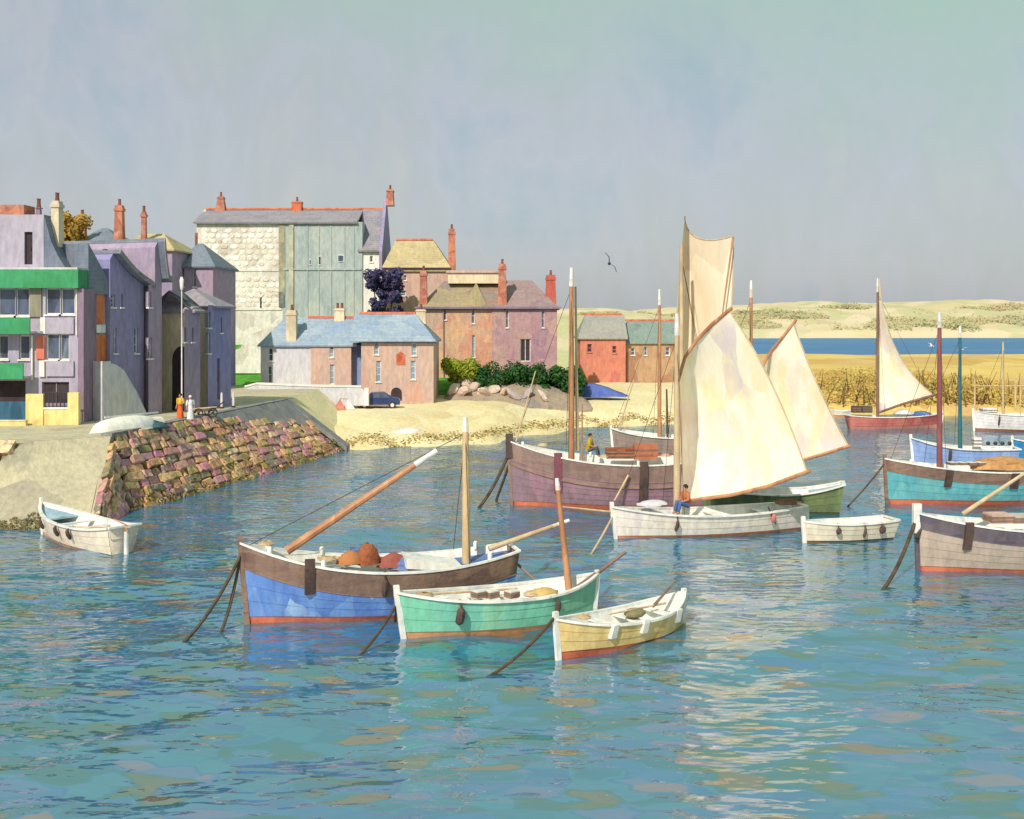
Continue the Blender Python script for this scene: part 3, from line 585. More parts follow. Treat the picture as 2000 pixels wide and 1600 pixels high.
B.ridge(B.u(382), B.u(748), 4.5, zr+.12, 22)
B.chimney(B.u(412), 4.5, B.z(412), B.z(376), 1.3, M_chim, 1.1, 1, .55); B.chimney(B.u(566), 4.5, B.z(410), B.z(386), 1.2, M_ridge, 1.0, 1, .95); B.chimney(B.u(754), 4.5, B.z(395), B.z(362), .9, M_chim, 1.4, 1, .8)
# limewashed stones standing proud of the wall
M_ws = stone_mat('limewashed_stone', [(226, 220, 212), (208, 194, 178), (234, 230, 224), (186, 168, 152), (228, 220, 210), (212, 198, 182), (236, 232, 228), (204, 196, 188)])
vs_ = []
for i in range(6):
    rr = random.Random(40+i); n = rr.randint(6, 8); pl = [(.5*math.cos(6.283*k/n)*rr.uniform(.75, 1.08), .5*math.sin(6.283*k/n)*rr.uniform(.75, 1.08)) for k in range(n)]
    mb = MB(); mb.add([(x, 0, z) for x, z in pl]+[(x*.82, -1, z*.82) for x, z in pl], [tuple(range(n, 2*n))]+[(k, (k+1) % n, n+(k+1) % n, n+k) for k in range(n)]); vs_.append(mb.mesh('stone', M_ws))
rs = random.Random(9); yy = 446
while yy < 596:
    xx = 396+rs.uniform(0, 10); hh = rs.uniform(7.5, 12)
    while xx < 540:
        ww = rs.uniform(9, 19)
        if rs.random() < .9 and not 520 < yy < 534:
            inst('stone', rs.choice(vs_), B.root, Matrix.Translation((B.u(xx+ww/2), .0, B.z(yy+hh/2))) @ Matrix.Rotation(rs.uniform(-.3, .3), 4, 'Y') @ Matrix.Diagonal((ww*.95*130/F, rs.uniform(.03, .07), hh*1.0*130/F, 1)))
        xx += ww
    yy += hh
B.part('slit_opening', MB().box(B.u(508), B.u(511), -.06, -.004, B.z(602), B.z(572)), M_dark)
B.part('side_window', MB().box(B.u(381), B.u(386), -.05, -.004, B.z(496), B.z(455)), mat('rust_shutter', [(122, 82, 70), (150, 104, 84)], 2))
# retaining wall with a curved top edge beneath the manor
rw = Bld('retaining_wall', 'pale curved stone retaining wall under the large white house', 'wall', 440, 122, z0=4.0)
pts = [(rw.u(438), 0), (rw.u(556), 0), (rw.u(556), rw.z(636))]+[(rw.u(x), rw.z(y)) for x, y in ((530, 640), (510, 645), (495, 651), (482, 659), (474, 668), (470, 680))]+[(rw.u(438), rw.z(690))]
rw.part('wall', MB().prism(pts, 0, .8), M_whitestone)
# ---- mansard house
B = back_house('mansard_house', 'house with tall tan mansard roof behind the stone house', 748, 880, 126, 6.5, 525, 465, 768, 842, M_pink, M_tanroof, 9, ((788, 794, 538, 548), (781, 793, 568, 578)), flat=1.6, chim=((880, 444, 525, .85, 2.5),))
B.ridge(B.u(768), B.u(842), 4.5-1.6, B.z(464), 6)
B.part('eaves_board', MB().box(-.1, B.u(880)+.1, -.33, -.27, B.z(527), B.z(523)), M_dark)
# ---- stone house, sunlit orange and shaded purple put into the wall colours
M_ostone = mat('lit_orange_stone_wall', [(204, 158, 128), (214, 170, 136), (198, 166, 140), (208, 146, 122), (190, 166, 148)], .55, rough=.9, bump=.5, bscale=4)
M_pstone = mat('shaded_plum_stone_wall', [(168, 130, 140), (182, 146, 148), (162, 126, 144), (190, 156, 148), (172, 138, 136)], .55, rough=.9, bump=.5, bscale=4)
B = Bld('stone_house', 'stone house, sunlit orange and shaded plum, with three red chimneys above the hedge', 'house', 818, 120, z0=3.6)
um = B.u(961); u1 = B.u(1088); ze = B.z(601)
h1 = [B.rect(866, 872, 603, 625), B.rect(921, 927, 602, 632), B.rect(922, 928, 655, 698)]; h2 = [B.rect(1016, 1036, 662, 706), B.rect(1058, 1063, 605, 640), B.rect(988, 993, 605, 640)]
B.walls(0, um, 9, 0, ze, M_ostone, h1, name='lit_orange_wall'); B.walls(um+.003, u1, 9, 0, ze-.03, M_pstone, h2, y=-.1, name='shaded_plum_wall')
for q in h1[:2]: B.window(q, nm=0, bars=1)
B.window(h1[2], nm=0, bars=2, pane=mat('blue_glass', [(120, 150, 176), (150, 176, 196)], 1, rough=.15)); B.window(h2[1], y=-.1, nm=0, bars=1); B.window(h2[2], y=-.1, nm=0, bars=1)
B.window((h2[0][0], h2[0][1], h2[0][2], h2[0][3]), y=-.1, nm=1, pane=M_dark, sill=False)
B.part('eaves_board', MB().box(-.4, u1+.4, -.5, -.3, ze-.12, ze+.1), M_purpledark)
M_gr = mat('worn_roof', [(150, 136, 116), (166, 150, 120), (140, 132, 128), (160, 128, 112)], .4, rough=.85, bump=.3, bscale=12, courses=1.25)
B.roof(0, B.u(984), 0, 9, ze, B.z(547), M_gr, B.u(862)-B.u(818)+0, B.u(984)); B.roof(B.u(984)+.3, u1, 0, 9, ze, B.z(545), mat('plum_roof', [(140, 118, 124), (156, 134, 134), (128, 112, 124)], .5, rough=.8), B.u(984)+.3, B.u(1040), name='east_roof')
# dormer gable and raised attic
x0, x1, xp = B.u(905), B.u(952), B.u(930); B.part('dormer', MB().prism([(x0, ze+.1), (x1, ze+.1), (xp, B.z(552))], -.2, 4.3), M_tanroof)
B.part('attic_wall', MB().box(B.u(872), B.u(976), 2.9, 6.2, B.z(552), B.z(531)), M_cream); B.part('attic_roof', MB().box(B.u(868), B.u(980), 2.7, 6.4, B.z(531)+.003, B.z(526)), M_pink)
B.chimney(B.u(826), 0.9, ze-.3, B.z(528), .85, None, .9); B.chimney(B.u(981), .9, ze+.3, B.z(515), .95, None, 1.0); B.chimney(B.u(1077), 2.2, ze-.3, B.z(536), 1.25, mat('red_chimney', [(178, 84, 78), (196, 104, 90)], 1.2), 1.0)
B.part('drainpipe', MB().tube([(B.u(866), -.12, B.z(603)), (B.u(867), -.12, 0)], .07), M_purpledark)
# ---- waterside cottage pair with blue slates
B = Bld('slate_cottage', 'pink waterfront cottage with blue slate roof and long pale end', 'cottage', 509, 106, base_py=782)
u1, u2, u3 = B.u(607), B.u(686), B.u(848); ze = B.z(672); zeb = B.z(664); ur = B.u(708)
hA = [B.rect(524, 533, 680, 705), B.rect(523, 531, 715, 748)]; hB = [B.rect(644, 652, 676, 698), B.rect(645, 653, 712, 750)]; hC = [B.rect(733, 742, 668, 692), B.rect(737, 746, 704, 745), B.rect(806, 815, 670, 694), B.rect(804, 813, 704, 740)]
B.walls(0, u1, 7, -.8, ze, M_palewall, hA, name='pale_wall'); B.walls(u1+.003, u2, 7, -.8, ze-.02, M_pink, hB, y=-.08, name='pink_wall'); B.walls(ur, u3, 7.6, -.8, zeb, M_pink, hC, y=-.9, name='front_wall')
B.part('recess_wall', MB().box(u2+.003, ur-.003, .9, 6.9, 0, ze-.1), mat('blue_shade_render', [(120, 138, 186), (138, 152, 192)], .6))  # blue puts the shade of the recess into this wall's colour
for q in hA: B.window(q, nm=0, bars=1)
for q in hB: B.window(q, y=-.08, nm=0, bars=2, pane=MATS['blue_glass'])
for q in hC: B.window(q, y=-.9, nm=0, bars=2, pane=MATS['blue_glass'])
q = B.rect(776, 793, 686, 712); B.part('brick_patch', MB().prism([(q[0], q[2]), (q[1], q[2]), (q[1], q[3]-.3), ((q[0]+q[1])/2, q[3]), (q[0], q[3]-.3)], -.95, -.903), M_ridge)
cx = B.u(776); pl = [(cx-.5, .05)]+[(cx-.5*math.cos(math.pi*i/8), .75+.5*math.sin(math.pi*i/8)) for i in range(9)]+[(cx+.5, .05)]
B.part('arched_door', MB().prism(pl, -.94, -.905), M_dark)
zr = B.z(612)
B.roof(0, u2+.3, 0, 7, ze, zr-.4, M_blueslate, 1.6, u2+.3, name='roof'); B.roof(B.u(690), u3, -.9, 6.7, zeb, zr, M_blueslate, B.u(690), B.u(806), name='front_roof')
B.ridge(B.u(588), B.u(690), 3.5, zr-.34, 6); B.ridge(B.u(694), B.u(806), 2.9, zr+.06, 7)
B.chimney(B.u(567), .75, ze-.3, B.z(606), .95, M_cream, .9, 1, .95); B.chimney(B.u(653), 3.4, zr-1, B.z(602), 1.0, M_cream, .8, 2, .9); B.chimney(B.u(775)+2, 3.2, zr-1, B.z(604), 1.0, M_cream, .8, 1, .9)
B.part('gutter', MB().box(ur-.2, u3+.25, -1.24, -1.16, zeb-.26, zeb-.16), M_iron)
# ---- white harbour wall in front of the cottage
bw = Bld('boundary_wall', 'long white rendered wall in front of the cottage', 'wall', 470, 100, base_py=788)
pts = [(bw.u(486), -.2), (bw.u(712), -.2), (bw.u(712), bw.z(764)), (bw.u(706), bw.z(757)), (bw.u(600), bw.z(755)), (bw.u(500), bw.z(751)), (bw.u(478), bw.z(757))]
bw.part('wall', MB().prism(pts, 0, .4), M_palewall); bw.part('coping', MB().prism([(x, z+.003) for x, z in pts[3:]]+[(x, z+.16) for x, z in reversed(pts[3:])], -.07, .47), M_white)
bw.part('end_pier', MB().box(bw.u(712)+.003, bw.u(720), -.1, .5, -.2, bw.z(758)), M_white)
# ---- barns
B = Bld('red_barn', 'red brick barn with grey roof beyond the hedge', 'barn', 1133, 135, base_py=742); u1 = B.u(1222); ze = B.z(659)
hb = [B.rect(1147, 1156, 672, 688), B.rect(1196, 1204, 676, 690)]; B.walls(0, u1, 9, -.9, ze, M_red, hb); [B.window(q, nm=0, bars=1, pane=M_dark, frame=M_red) for q in hb]
B.roof(0, u1, 0, 9, ze, B.z(614), mat('barn_roof', [(150, 150, 146), (164, 160, 152), (142, 144, 146)], .4, rough=.8), 0.9, u1); B.ridge(.6, u1, 4.5, B.z(613), 8)
B = Bld('long_shed', 'low shed with green grey roof joined to the red barn', 'shed', 1223, 136, base_py=742); u1 = B.u(1335); ze = B.z(668)
hb = [B.rect(1232, 1240, 680, 694), B.rect(1258, 1264, 678, 694), B.rect(1300, 1308, 678, 694)]; B.walls(0, u1, 8, -.9, ze, mat('shed_wall', [(176, 140, 112), (190, 156, 122), (166, 124, 100), (160, 146, 120)], .5, bump=.4), hb); [B.window(q, nm=0, bars=1) for q in hb]
B.roof(0, u1, 0, 8, ze, B.z(626), mat('shed_roof', [(122, 140, 136), (138, 152, 146), (116, 130, 132)], .4, rough=.8), .5, u1-.4); B.ridge(.3, u1-.4, 4, B.z(625), 8)
# ================================================================== BOATS
M_wood = mat('varnished_spar', [(168, 112, 80), (186, 132, 96), (198, 148, 110), (156, 104, 82)], 1.5, (1, 1, .25), .55, .1)
M_palewood = mat('pale_spar', [(196, 168, 130), (210, 186, 150), (184, 156, 124)], 1.5, (1, 1, .25), .6, .1)
M_brown = mat('brown_bulwark', [(116, 92, 84), (134, 108, 96), (148, 120, 104), (108, 88, 88)], .9, (1, 1, 2.5), .65, .2)
M_boot = mat('red_boot_stripe', [(200, 104, 78), (212, 120, 90), (190, 96, 78)], 1.2, rough=.6, bump=.1)
M_capw = mat('gunwale_white', [(226, 222, 216), (238, 236, 230), (206, 208, 214)], 1.5, rough=.5, bump=.05)
M_deck = mat('deck_boards', [(178, 176, 172), (196, 190, 180), (164, 168, 174)], 1.2, (1, 1, 1), .7, .1)
M_fend = mat('tarred_fender', [(78, 62, 60), (96, 76, 70), (66, 56, 58)], 2, rough=.8)
M_rope = mat('tarred_rope', [(70, 60, 50), (96, 78, 58), (60, 56, 54)], 3, rough=.9)
M_net = mat('rust_net', [(150, 84, 56), (170, 100, 66), (138, 74, 54), (164, 106, 70)], 2.5, rough=.95, bump=.6, bscale=20)
M_bluecanvas = mat('blue_canvas', [(70, 96, 160), (92, 116, 176), (112, 132, 180)], 1.5, rough=.8)
M_sail = mat('sail_cloth', [(226, 216, 220), (244, 234, 208), (250, 246, 232), (248, 236, 200), (252, 248, 238), (248, 230, 212), (234, 228, 232)], .5, (1, 1, .6), .85, .06, 5, trans=.2, wear=.07)  # lavender dabs put sail shading into the cloth colour
M_tansail = mat('tan_sail_cloth', [(222, 206, 190), (240, 224, 198), (250, 242, 224), (246, 230, 200)], .5, (1, 1, .4), .85, .06, 5, trans=.2, wear=.07)  # tan-grey dabs carry the tall sail's shading in its colour
class Boat:
    """hull measured between its bow and stern waterline points in the photo; local x runs to the bow"""
    def __init__(s, name, label, bow, stern, beam, fb, m_top, m_bul=None, hb=.5, cat='boat', pointed=False, tw=.62, rake=.5, boot=None, inner=None, deck=None, zs=.16, sm=.45, group=None, stemm=None, cap=None, capw=.11, deckdrop=.45):
        b = G(*bow); t = G(*stern); s.L = (b-t).length; d = (b-t); a = math.atan2(d.y, d.x); s.a = a
        c = (b+t)/2; s.c = Vector((c.x, c.y, 0)); s.root = empty(name, s.c, a, label, cat, group)
        s.B = beam; s.fb = fb; s.pt = pointed; s.tw = tw; s.rk = rake; s.sm = sm; s.dr = .35; s.hb = hb
        s.near = 1 if math.cos(a) < 0 else -1; s.zs = zs
        s.M = Matrix.Translation(s.c) @ Matrix.Rotation(a, 4, 'Z'); s.Mi = s.M.inverted()
        ns = 26; S_ = [i/ns for i in range(ns+1)]
        def band(zf, m_, name_, push=0.0, par=None):
            mb = MB()
            for sd_ in (1, -1):
                rings = []
                for q in S_:
                    rings.append([s.pt_(q, z, sd_, push) for z in zf(q)])
                mb.loft(rings, False, False)
            if not s.pt:     # transom
                zz = zf(0.0); vs = [s.pt_(0, z, 1, push) for z in zz]+[s.pt_(0, z, -1, push) for z in reversed(zz)]
                mb.add(vs, [tuple(range(len(vs)))])
            bm_o = mb.build(name_, m_, par or s.root, True)
            me = bm_o.data; bm = bmesh.new(); bm.from_mesh(me); bmesh.ops.remove_doubles(bm, verts=bm.verts, dist=.001); bmesh.ops.recalc_face_normals(bm, faces=bm.faces); bm.to_mesh(me); bm.free()
            return bm_o
        top = lambda q: s.top(q)
        zb = (lambda q: top(q)-hb) if m_bul else top
        lin_ = lambda a_, b_, k: [a_+(b_-a_)*i/k for i in range(k+1)]
        band(lambda q: [-s.dr, -.2, -.05, zs*(1+.5*(q-.5))], boot or M_boot, 'boot_stripe')
        s.hull = band(lambda q: lin_(zs*(1+.5*(q-.5)), zb(q), 4), m_top, 'hull')
        npl = max(3, int(round((fb[1]-(hb if m_bul else 0)-zs)/.27)))
        for kk in range(npl):
            for sd_ in (1, -1):
                rings = []
                for q in S_:
                    a0 = zs*(1+.5*(q-.5)); a1 = zb(q); zl_ = a0+(a1-a0)*kk/npl; zh_ = a0+(a1-a0)*(kk+1)/npl
                    rings.append([s.pt_(q, zl_, sd_, .006), s.pt_(q, zl_, sd_, .03), s.pt_(q, (zl_+zh_)/2, sd_, .02), s.pt_(q, zh_, sd_, .012)])
                MB().loft(rings, False, False).build('plank', m_top, s.root, True)
        if m_bul:
            band(lambda q: lin_(zb(q)-.02, top(q), 2), m_bul, 'bulwark', .035)
            s.rail(lambda q: zb(q)-.02, .07, .05, m_bul, 'rubbing_strake')
        # inside lining and sole
        ins = inner or M_capw; mb = MB(); rings = []
        for q in S_:
            zt = top(q); zf = max(.12, zt-(deckdrop if deckdrop else .8))
            w0 = s.half(q, zt)-.05; w1 = max(.0, min(s.half(q, zf), w0)-.05); x0 = s.pt_(q, zt, 1)[0]
            if q > .97: w0 = w1 = 0
            x0 = min(x0, s.L/2-.08); x0 = max(x0, -s.L/2+.05)
            rings.append([(x0, max(0, w0), zt-.01), (x0, max(0, w1), zf), (x0, -max(0, w1), zf), (x0, -max(0, w0), zt-.01)])
        s.inside = mb.loft(rings, False, False).build('inner_planking', ins, s.root)
        # gunwale cap
        s.rail(lambda q: top(q), capw, .07, cap or M_capw, 'gunwale')
        # stem post
        mb = MB(); rr = []
        for i in range(7):
            z = -s.dr+(top(1)+.22+s.dr)*i/6; p = s.pt_(1.0, min(z, top(1)), 1); x = p[0]; rr.append([(x-.1, .06, z), (x+.07, .05, z), (x+.07, -.05, z), (x-.1, -.06, z)])
        mb.loft(rr).build('stem_post', stemm or m_bul or M_capw, s.root)
        if pointed:
            mb = MB(); rr = []
            for i in range(6):
                z = -s.dr+(top(0)+.12+s.dr)*i/5; p = s.pt_(0.0, min(z, top(0)), 1); x = p[0]; rr.append([(x-.06, .05, z), (x+.1, .06, z), (x+.1, -.06, z), (x-.06, -.05, z)])
            mb.loft(rr).build('stern_post', stemm or m_bul or M_capw, s.root)
    def top(s, q):
        f0, f1, f2 = s.fb; m = .38
        return f1+(f0-f1)*((m-q)/m)**2 if q < m else f1+(f2-f1)*((q-m)/(1-m))**2.2
    def half(s, q, z):
        zt = s.top(q); sm = s.sm
        if q > sm: b = 1-((q-sm)/(1-sm))**2.4
        elif s.pt: b = 1-((sm-q)/sm)**2.6
        else: b = s.tw+(1-s.tw)*(1-((sm-q)/sm)**2)
        t = max(0, min(1, (z+s.dr)/(zt+s.dr))); e = .34+.75*max(0, (q-.45)/.55)**2+(.5*max(0, (.35-q)/.35)**2 if s.pt else .1*max(0, (.4-q)))
        return max(0.0, s.B/2*b*t**e)
    def pt_(s, q, z, sd, push=0.0):
        zt = s.top(q); t = max(0, min(1, (z+s.dr)/(zt+s.dr))); x = -s.L/2+q*s.L
        if q > .6: x -= s.rk*(1-t)*((q-.6)/.4)**2
        if q < .3: x += (s.rk*.6 if s.pt else .25)*(1-t)*((.3-q)/.3)**2
        h = s.half(q, z); return (x+(push if q > .99 else 0), sd*(h+(push if h > .03 else 0)), z)
    def rail(s, zf, w, h, m, name):
        mb = MB(); ns = 30
        for sd in (1, -1):
            rr = []
            for i in range(ns+1):
                q = i/ns; z = zf(q); p = s.pt_(q, z, sd); y = p[1]; 
                rr.append([(p[0], y+sd*w*.55, z-h*.5), (p[0], y+sd*w*.55, z+h*.5), (p[0], y-sd*w*.45, z+h*.5), (p[0], y-sd*w*.45, z-h*.5)])
            mb.loft(rr)
        if not s.pt:
            z = zf(0); p = s.pt_(0, z, 1); mb.box(p[0]-w*.5, p[0]+w*.5, -p[1], p[1], z-h*.52, z+h*.52)
        return mb.build(name, m, s.root)
    def q_at(s, px):
        k = (px-1000.0)/F; d = Vector((math.cos(s.a), math.sin(s.a))); t = (k*s.c.y-s.c.x)/(d.x-k*d.y); return .5+t/s.L
    def local(s, px, py, dy=0.0, D=None):
        """a photo point at the depth of the boat's centreline there (or at depth D) in boat space"""
        if D is None:
            q = s.q_at(px); x = -s.L/2+q*s.L; D = (s.M @ Vector((x, 0, 0))).y+dy
        return s.Mi @ P(px, py, D)
    def part(s, name, mb, m, par=None, smooth=False): return mb.build(name, m, par or s.root, smooth)
    def mast(s, px, top_py, r=.12, m=None, tip=None, lean=0.0, tip_len=.1, base=None, py_b=None):
        q = s.q_at(px); x = -s.L/2+q*s.L; p1 = s.local(px+lean, top_py); z0 = s.top(q)-.55 if base is None else base
        a = Vector((x, 0, z0)); b = Vector((p1.x, 0, p1.z)); n = 6
        o = s.part('mast', MB().tube([a.lerp(b, i/n) for i in range(n+1)], [r*(1-.35*i/n) for i in range(n+1)], 10), m or M_wood, smooth=True)
        if tip is not False:
            c = b+(b-a).normalized()*(b-a).length*tip_len*.6; s.part('mast_tip', MB().tube([b-(b-a)*.04, b, c], [r*.70, r*.67, r*.5], 8), tip or M_capw, o, True)
        if z0 is not None and (b-a).length > 4:
            for tq, yy in ((.97, 0), (min(.9, q+.02) if q < .8 else .7, 1), (min(.9, q+.02) if q < .8 else .7, -1)):
                zt = s.top(tq); e_ = Vector((s.pt_(tq, zt, 1)[0], yy*s.half(tq, zt), zt)); s.part('stay', MB().tube([b-(b-a)*.05, e_], .013, 4), M_rope, o)
        return o
    def spar(s, p0, p1, r=.09, m=None, name='spar', tip=True, d0=0.0, d1=0.0):
        a = s.local(*p0, dy=d0); b = s.local(*p1, dy=d1); n = 5
        o = s.part(name, MB().tube([a.lerp(b, i/n) for i in range(n+1)], [r*(1-.4*i/n) for i in range(n+1)], 9), m or M_wood, smooth=True)
        if tip: s.part('spar_tip', MB().tube([a.lerp(b, .86), b+(b-a)*.01], [r*.68, r*.62], 9), M_capw, o, True)
        return o
    def fender(s, px, z1, z0, w=.2, m=None):
        q = s.q_at(px); q = min(.97, max(.03, q)); y1 = s.pt_(q, z1, s.near)[1]; y0 = s.pt_(q, z0, s.near)[1]; x = s.pt_(q, z1, 1)[0]; n = s.near
        mb = MB(); mb.tube([(x, y1+n*.14, z1), (x, y1+n*.16, z1-.08), (x, (y1+y0)/2+n*.2, (z0+z1)/2), (x, y0+n*.18, z0+.08), (x, y0+n*.15, z0)], [w*.25, w*.5, w*.55, w*.5, w*.25], 8)
        o = s.part('fender', mb, m or M_fend, smooth=True); zt = s.top(q)
        s.part('lanyard', MB().tube([(x, y1+n*.14, z1-.02), (x, s.pt_(q, zt, n)[1], zt+.05)], .03, 6), M_rope, o); return o
    def plate(s, px, z1, z0, w=.3, m=None, name='rubbing_post'):
        q = min(.97, max(.03, s.q_at(px))); mb = MB(); n = s.near; rr = []
        for i in range(5):
            z = z0+(z1-z0)*i/4; p = s.pt_(q, min(z, s.top(q)), n); rr.append([(p[0]-w/2, p[1]-n*.02, z), (p[0]+w/2, p[1]-n*.02, z), (p[0]+w/2, p[1]+n*.14, z), (p[0]-w/2, p[1]+n*.14, z)])
        return s.part(name, mb.loft(rr), m or M_fend)
    def thwart(s, q, drop=.3, w=.28, m=None):
        x = -s.L/2+q*s.L; z = s.top(q)-drop; h = s.half(q, z)-.06; return s.part('thwart', MB().box(x-w/2, x+w/2, -h, h, z-.04, z), m or M_capw)
    def decking(s, q0, q1, drop=.12, m=None, name='deck'):
        rr = []; n = 14
        for i in range(n+1):
            q = q0+(q1-q0)*i/n; z = s.top(q)-drop; h = max(.0, s.half(q, z)-.04); x = min(s.pt_(q, z, 1)[0], s.L/2-.12); rr.append([(x, h, z-.05), (x, 0, z-.01), (x, -h, z-.05), (x, -h, z-.1), (x, h, z-.1)])
        return s.part(name, MB().loft(rr), m or M_deck)
    def rudder(s, w=.5, m=None):
        z = s.top(0); x = s.pt_(0, z, 1)[0]; s.part('rudder', MB().box(x-w, x-.03, -.04, .04, -.3, z*.82), m or M_capw); s.part('tiller', MB().tube([(x-.25, 0, z*.8), (x-.1, 0, z+.08), (x+.9, 0, z+.18)], .035, 6), M_wood)
    def cleat(s, q, sd):
        z = s.top(q); p = s.pt_(q, z, sd); return s.part('mooring_post', MB().tube([(p[0], p[1]-sd*.06, z-.05), (p[0], p[1]-sd*.06, z+.2), (p[0], p[1]-sd*.06, z+.24)], [.07, .08, .05], 8), M_capw, smooth=True)
    def pile(s, px, py, w, h, m, name='net_heap', dy=0.0, seed=0, sx=1.0):
        p = s.local(px, py, dy); rr_ = random.Random(seed+int(px)); mb = MB(); n = 14; mm = 9; rings = []
        for i in range(1, mm):
            a = math.pi/2*i/(mm-1)*1.0; rings.append([Vector((p.x+w*sx*math.cos(a)*math.cos(6.283*k/n)*(1+rr_.uniform(-.13, .13)), p.y+w*.7*math.cos(a)*math.sin(6.283*k/n)*(1+rr_.uniform(-.13, .13)), p.z+h*(math.sin(a)-.25)+rr_.uniform(-.05, .05)*h)) for k in range(n)])
        return s.part(name, mb.loft(rings), m, smooth=True)
    def crate(s, px, py, w, d, h, m, dy=0.0, name='crate', rz=0.0):
        p = s.local(px, py, dy); M = Matrix.Translation(p) @ Matrix.Rotation(rz, 4, 'Z'); mb = MB().box(-w/2, w/2, -d/2, d/2, 0, h, M)
        o = s.part(name, mb, m)
        for k in (.32, .68): s.part('batten', MB().box(-w/2-.025, w/2+.025, -d/2-.025, d/2+.025, h*k-.04, h*k+.04, M), M_brown, o)
        return o
    def rope(s, p0, p1, sag=.3, r=.045, m=None, z1=None, name='mooring_rope', D1=None):
        a = s.local(*p0); b = (s.Mi @ G(p1[0], p1[1], -.12)) if D1 is None else s.local(p1[0], p1[1], D=D1); n = 10; pts = []
        for i in range(n+1):
            t = i/n; p = a.lerp(b, t); p.z -= sag*4*t*(1-t); pts.append(p)
        return s.part(name, MB().tube(pts, r, 6), m or M_rope, smooth=True)
    def sail(s, tack, throat, peak, clew, m, bulge=1.2, mids={}, n=22, name='sail', d=(0, 0, 0, 0)):
        A_, B_, C_, D_ = [s.local(p[0], p[1], D=s.M_depth(tack[0])+dd) for p, dd in zip((tack, throat, peak, clew), d)]
        def edge(a, b, key):
            mm = mids.get(key)
            def f(t):
                p = a.lerp(b, t)
                if mm is not None:
                    # sideways push in the sail plane given in photo pixels at the middle of the edge
                    D = s.M_depth(tack[0]); off = s.Mi.to_3x3() @ Vector((mm[0]*D/F, 0, -mm[1]*D/F)); p = p+off*(4*t*(1-t))
                return p
            return f
        lf, le, ft, hd = edge(A_, B_, 'luff'), edge(D_, C_, 'leech'), edge(A_, D_, 'foot'), edge(B_, C_, 'head')
        back = s.Mi.to_3x3() @ Vector((0, 1, 0)); front = []; rear = []
        def pt(u, v):
            p = lf(v)*(1-u)+le(v)*u+ft(u)*(1-v)+hd(u)*v-(A_*(1-u)*(1-v)+D_*u*(1-v)+B_*(1-u)*v+C_*u*v)
            return p+back*(bulge*(math.sin(math.pi*u**.66))*(.35+.65*math.sin(math.pi*min(1, v*.85+.12))))
        mb = MB(); N_ = n+1
        g = [pt(i/n, j/n) for j in range(N_) for i in range(N_)]; g2 = [p+back*.02 for p in g]
        fs = [(j*N_+i, j*N_+i+1, (j+1)*N_+i+1, (j+1)*N_+i) for j in range(n) for i in range(n)]; K = N_*N_
        fs += [tuple(x+K for x in reversed(f)) for f in fs]
        bd = [i for i in range(N_)]+[j*N_+n for j in range(1, N_)]+[n*N_+i for i in range(n-1, -1, -1)]+[j*N_ for j in range(n-1, 0, -1)]
        fs += [(a, b, b+K, a+K) for a, b in zip(bd, bd[1:]+bd[:1])]
        o = s.part(name, mb.add(g+g2, fs), m, smooth=True)
        # bolt rope along the edges and stitched seams
        for k, (f, nm_) in enumerate((((lambda t: pt(1, t)), 'leech_rope'), ((lambda t: pt(t, 0)), 'foot_rope'), ((lambda t: pt(t, 1)), 'head_rope'))):
            s.part(nm_, MB().tube([f(i/n) for i in range(n+1)], .035, 5), M_palewood, o)
        for k in range(1, 6):
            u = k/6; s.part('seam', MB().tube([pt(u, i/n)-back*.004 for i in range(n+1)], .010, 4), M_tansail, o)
        return pt
    def M_depth(s, px): q = s.q_at(px); return (s.M @ Vector((-s.L/2+q*s.L, 0, 0))).y
def hullmat(name, cols, rough=.5): return mat(name, cols, 1.1, (1, 1, .35), rough, .12, wear=.24)
# ---- blue fishing boat in front
M_blue = hullmat('blue_hull', [(82, 118, 190), (98, 136, 204), (124, 162, 214), (150, 182, 218), (88, 124, 196)])
b = Boat('fishing_boat', 'large blue fishing boat with brown bulwark and red waterline, moored in front', (468, 1217), (1003, 1180), 3.0, (2.0, 1.65, 2.62), M_blue, M_brown, .78, pointed=False, tw=.5, rake=.25, deckdrop=.6)
b.decking(.62, .97, .25); b.decking(.0, .2, .2, M_bluecanvas, 'stern_cover')
b.mast(911, 832, .16, M_palewood, lean=-2)
b.spar((560, 1076), (850, 882), .15); b.spar((955, 1072), (1110, 1017), .1, M_palewood)
b.plate(599, 2.2, 1.0, .32); b.fender(738, 1.5, .9); 
b.pile(718, 1098, .55, .85, M_net, 'net_heap', .2, 1, .8); b.pile(684, 1098, .45, .5, mat('ochre_net', [(170, 108, 66), (186, 124, 78)], 2), 'net_heap', .1, 2); b.pile(768, 1104, .55, .55, mat('wine_net', [(140, 74, 66), (160, 92, 80)], 2), 'net_heap', .2, 3)
b.pile(800, 1106, .8, .5, M_bluecanvas, 'canvas_bundle', .2, 4); b.crate(700, 1100, .5, .5, .5, M_bluecanvas, .5, 'fish_box')
mb = MB(); p = b.local(845, 1095); b.part('hatch_cover', MB().add([p+Vector((-.9, -.6, -.3)), p+Vector((1.0, -.6, -.1)), p+Vector((1.0, .6, -.1)), p+Vector((-.9, .6, -.3)), p+Vector((-.9, -.6, -.1)), p+Vector((1, -.6, .25)), p+Vector((1, .6, .25)), p+Vector((-.9, .6, -.1))], [(0, 3, 2, 1), (4, 5, 6, 7), (0, 1, 5, 4), (1, 2, 6, 5), (2, 3, 7, 6), (3, 0, 4, 7)]), M_capw)
for q, sd in ((.9, 1), (.9, -1), (.72, b.near), (.7, -b.near), (.12, 1), (.12, -1)): b.cleat(q, sd)
b.rope((470, 1085), (345, 1268), .32, .055); b.rope((468, 1095), (428, 1240), .32, .05); b.spar((985, 1078), (1052, 1140), .06, M_brown, 'boathook', False, d1=-1.0)
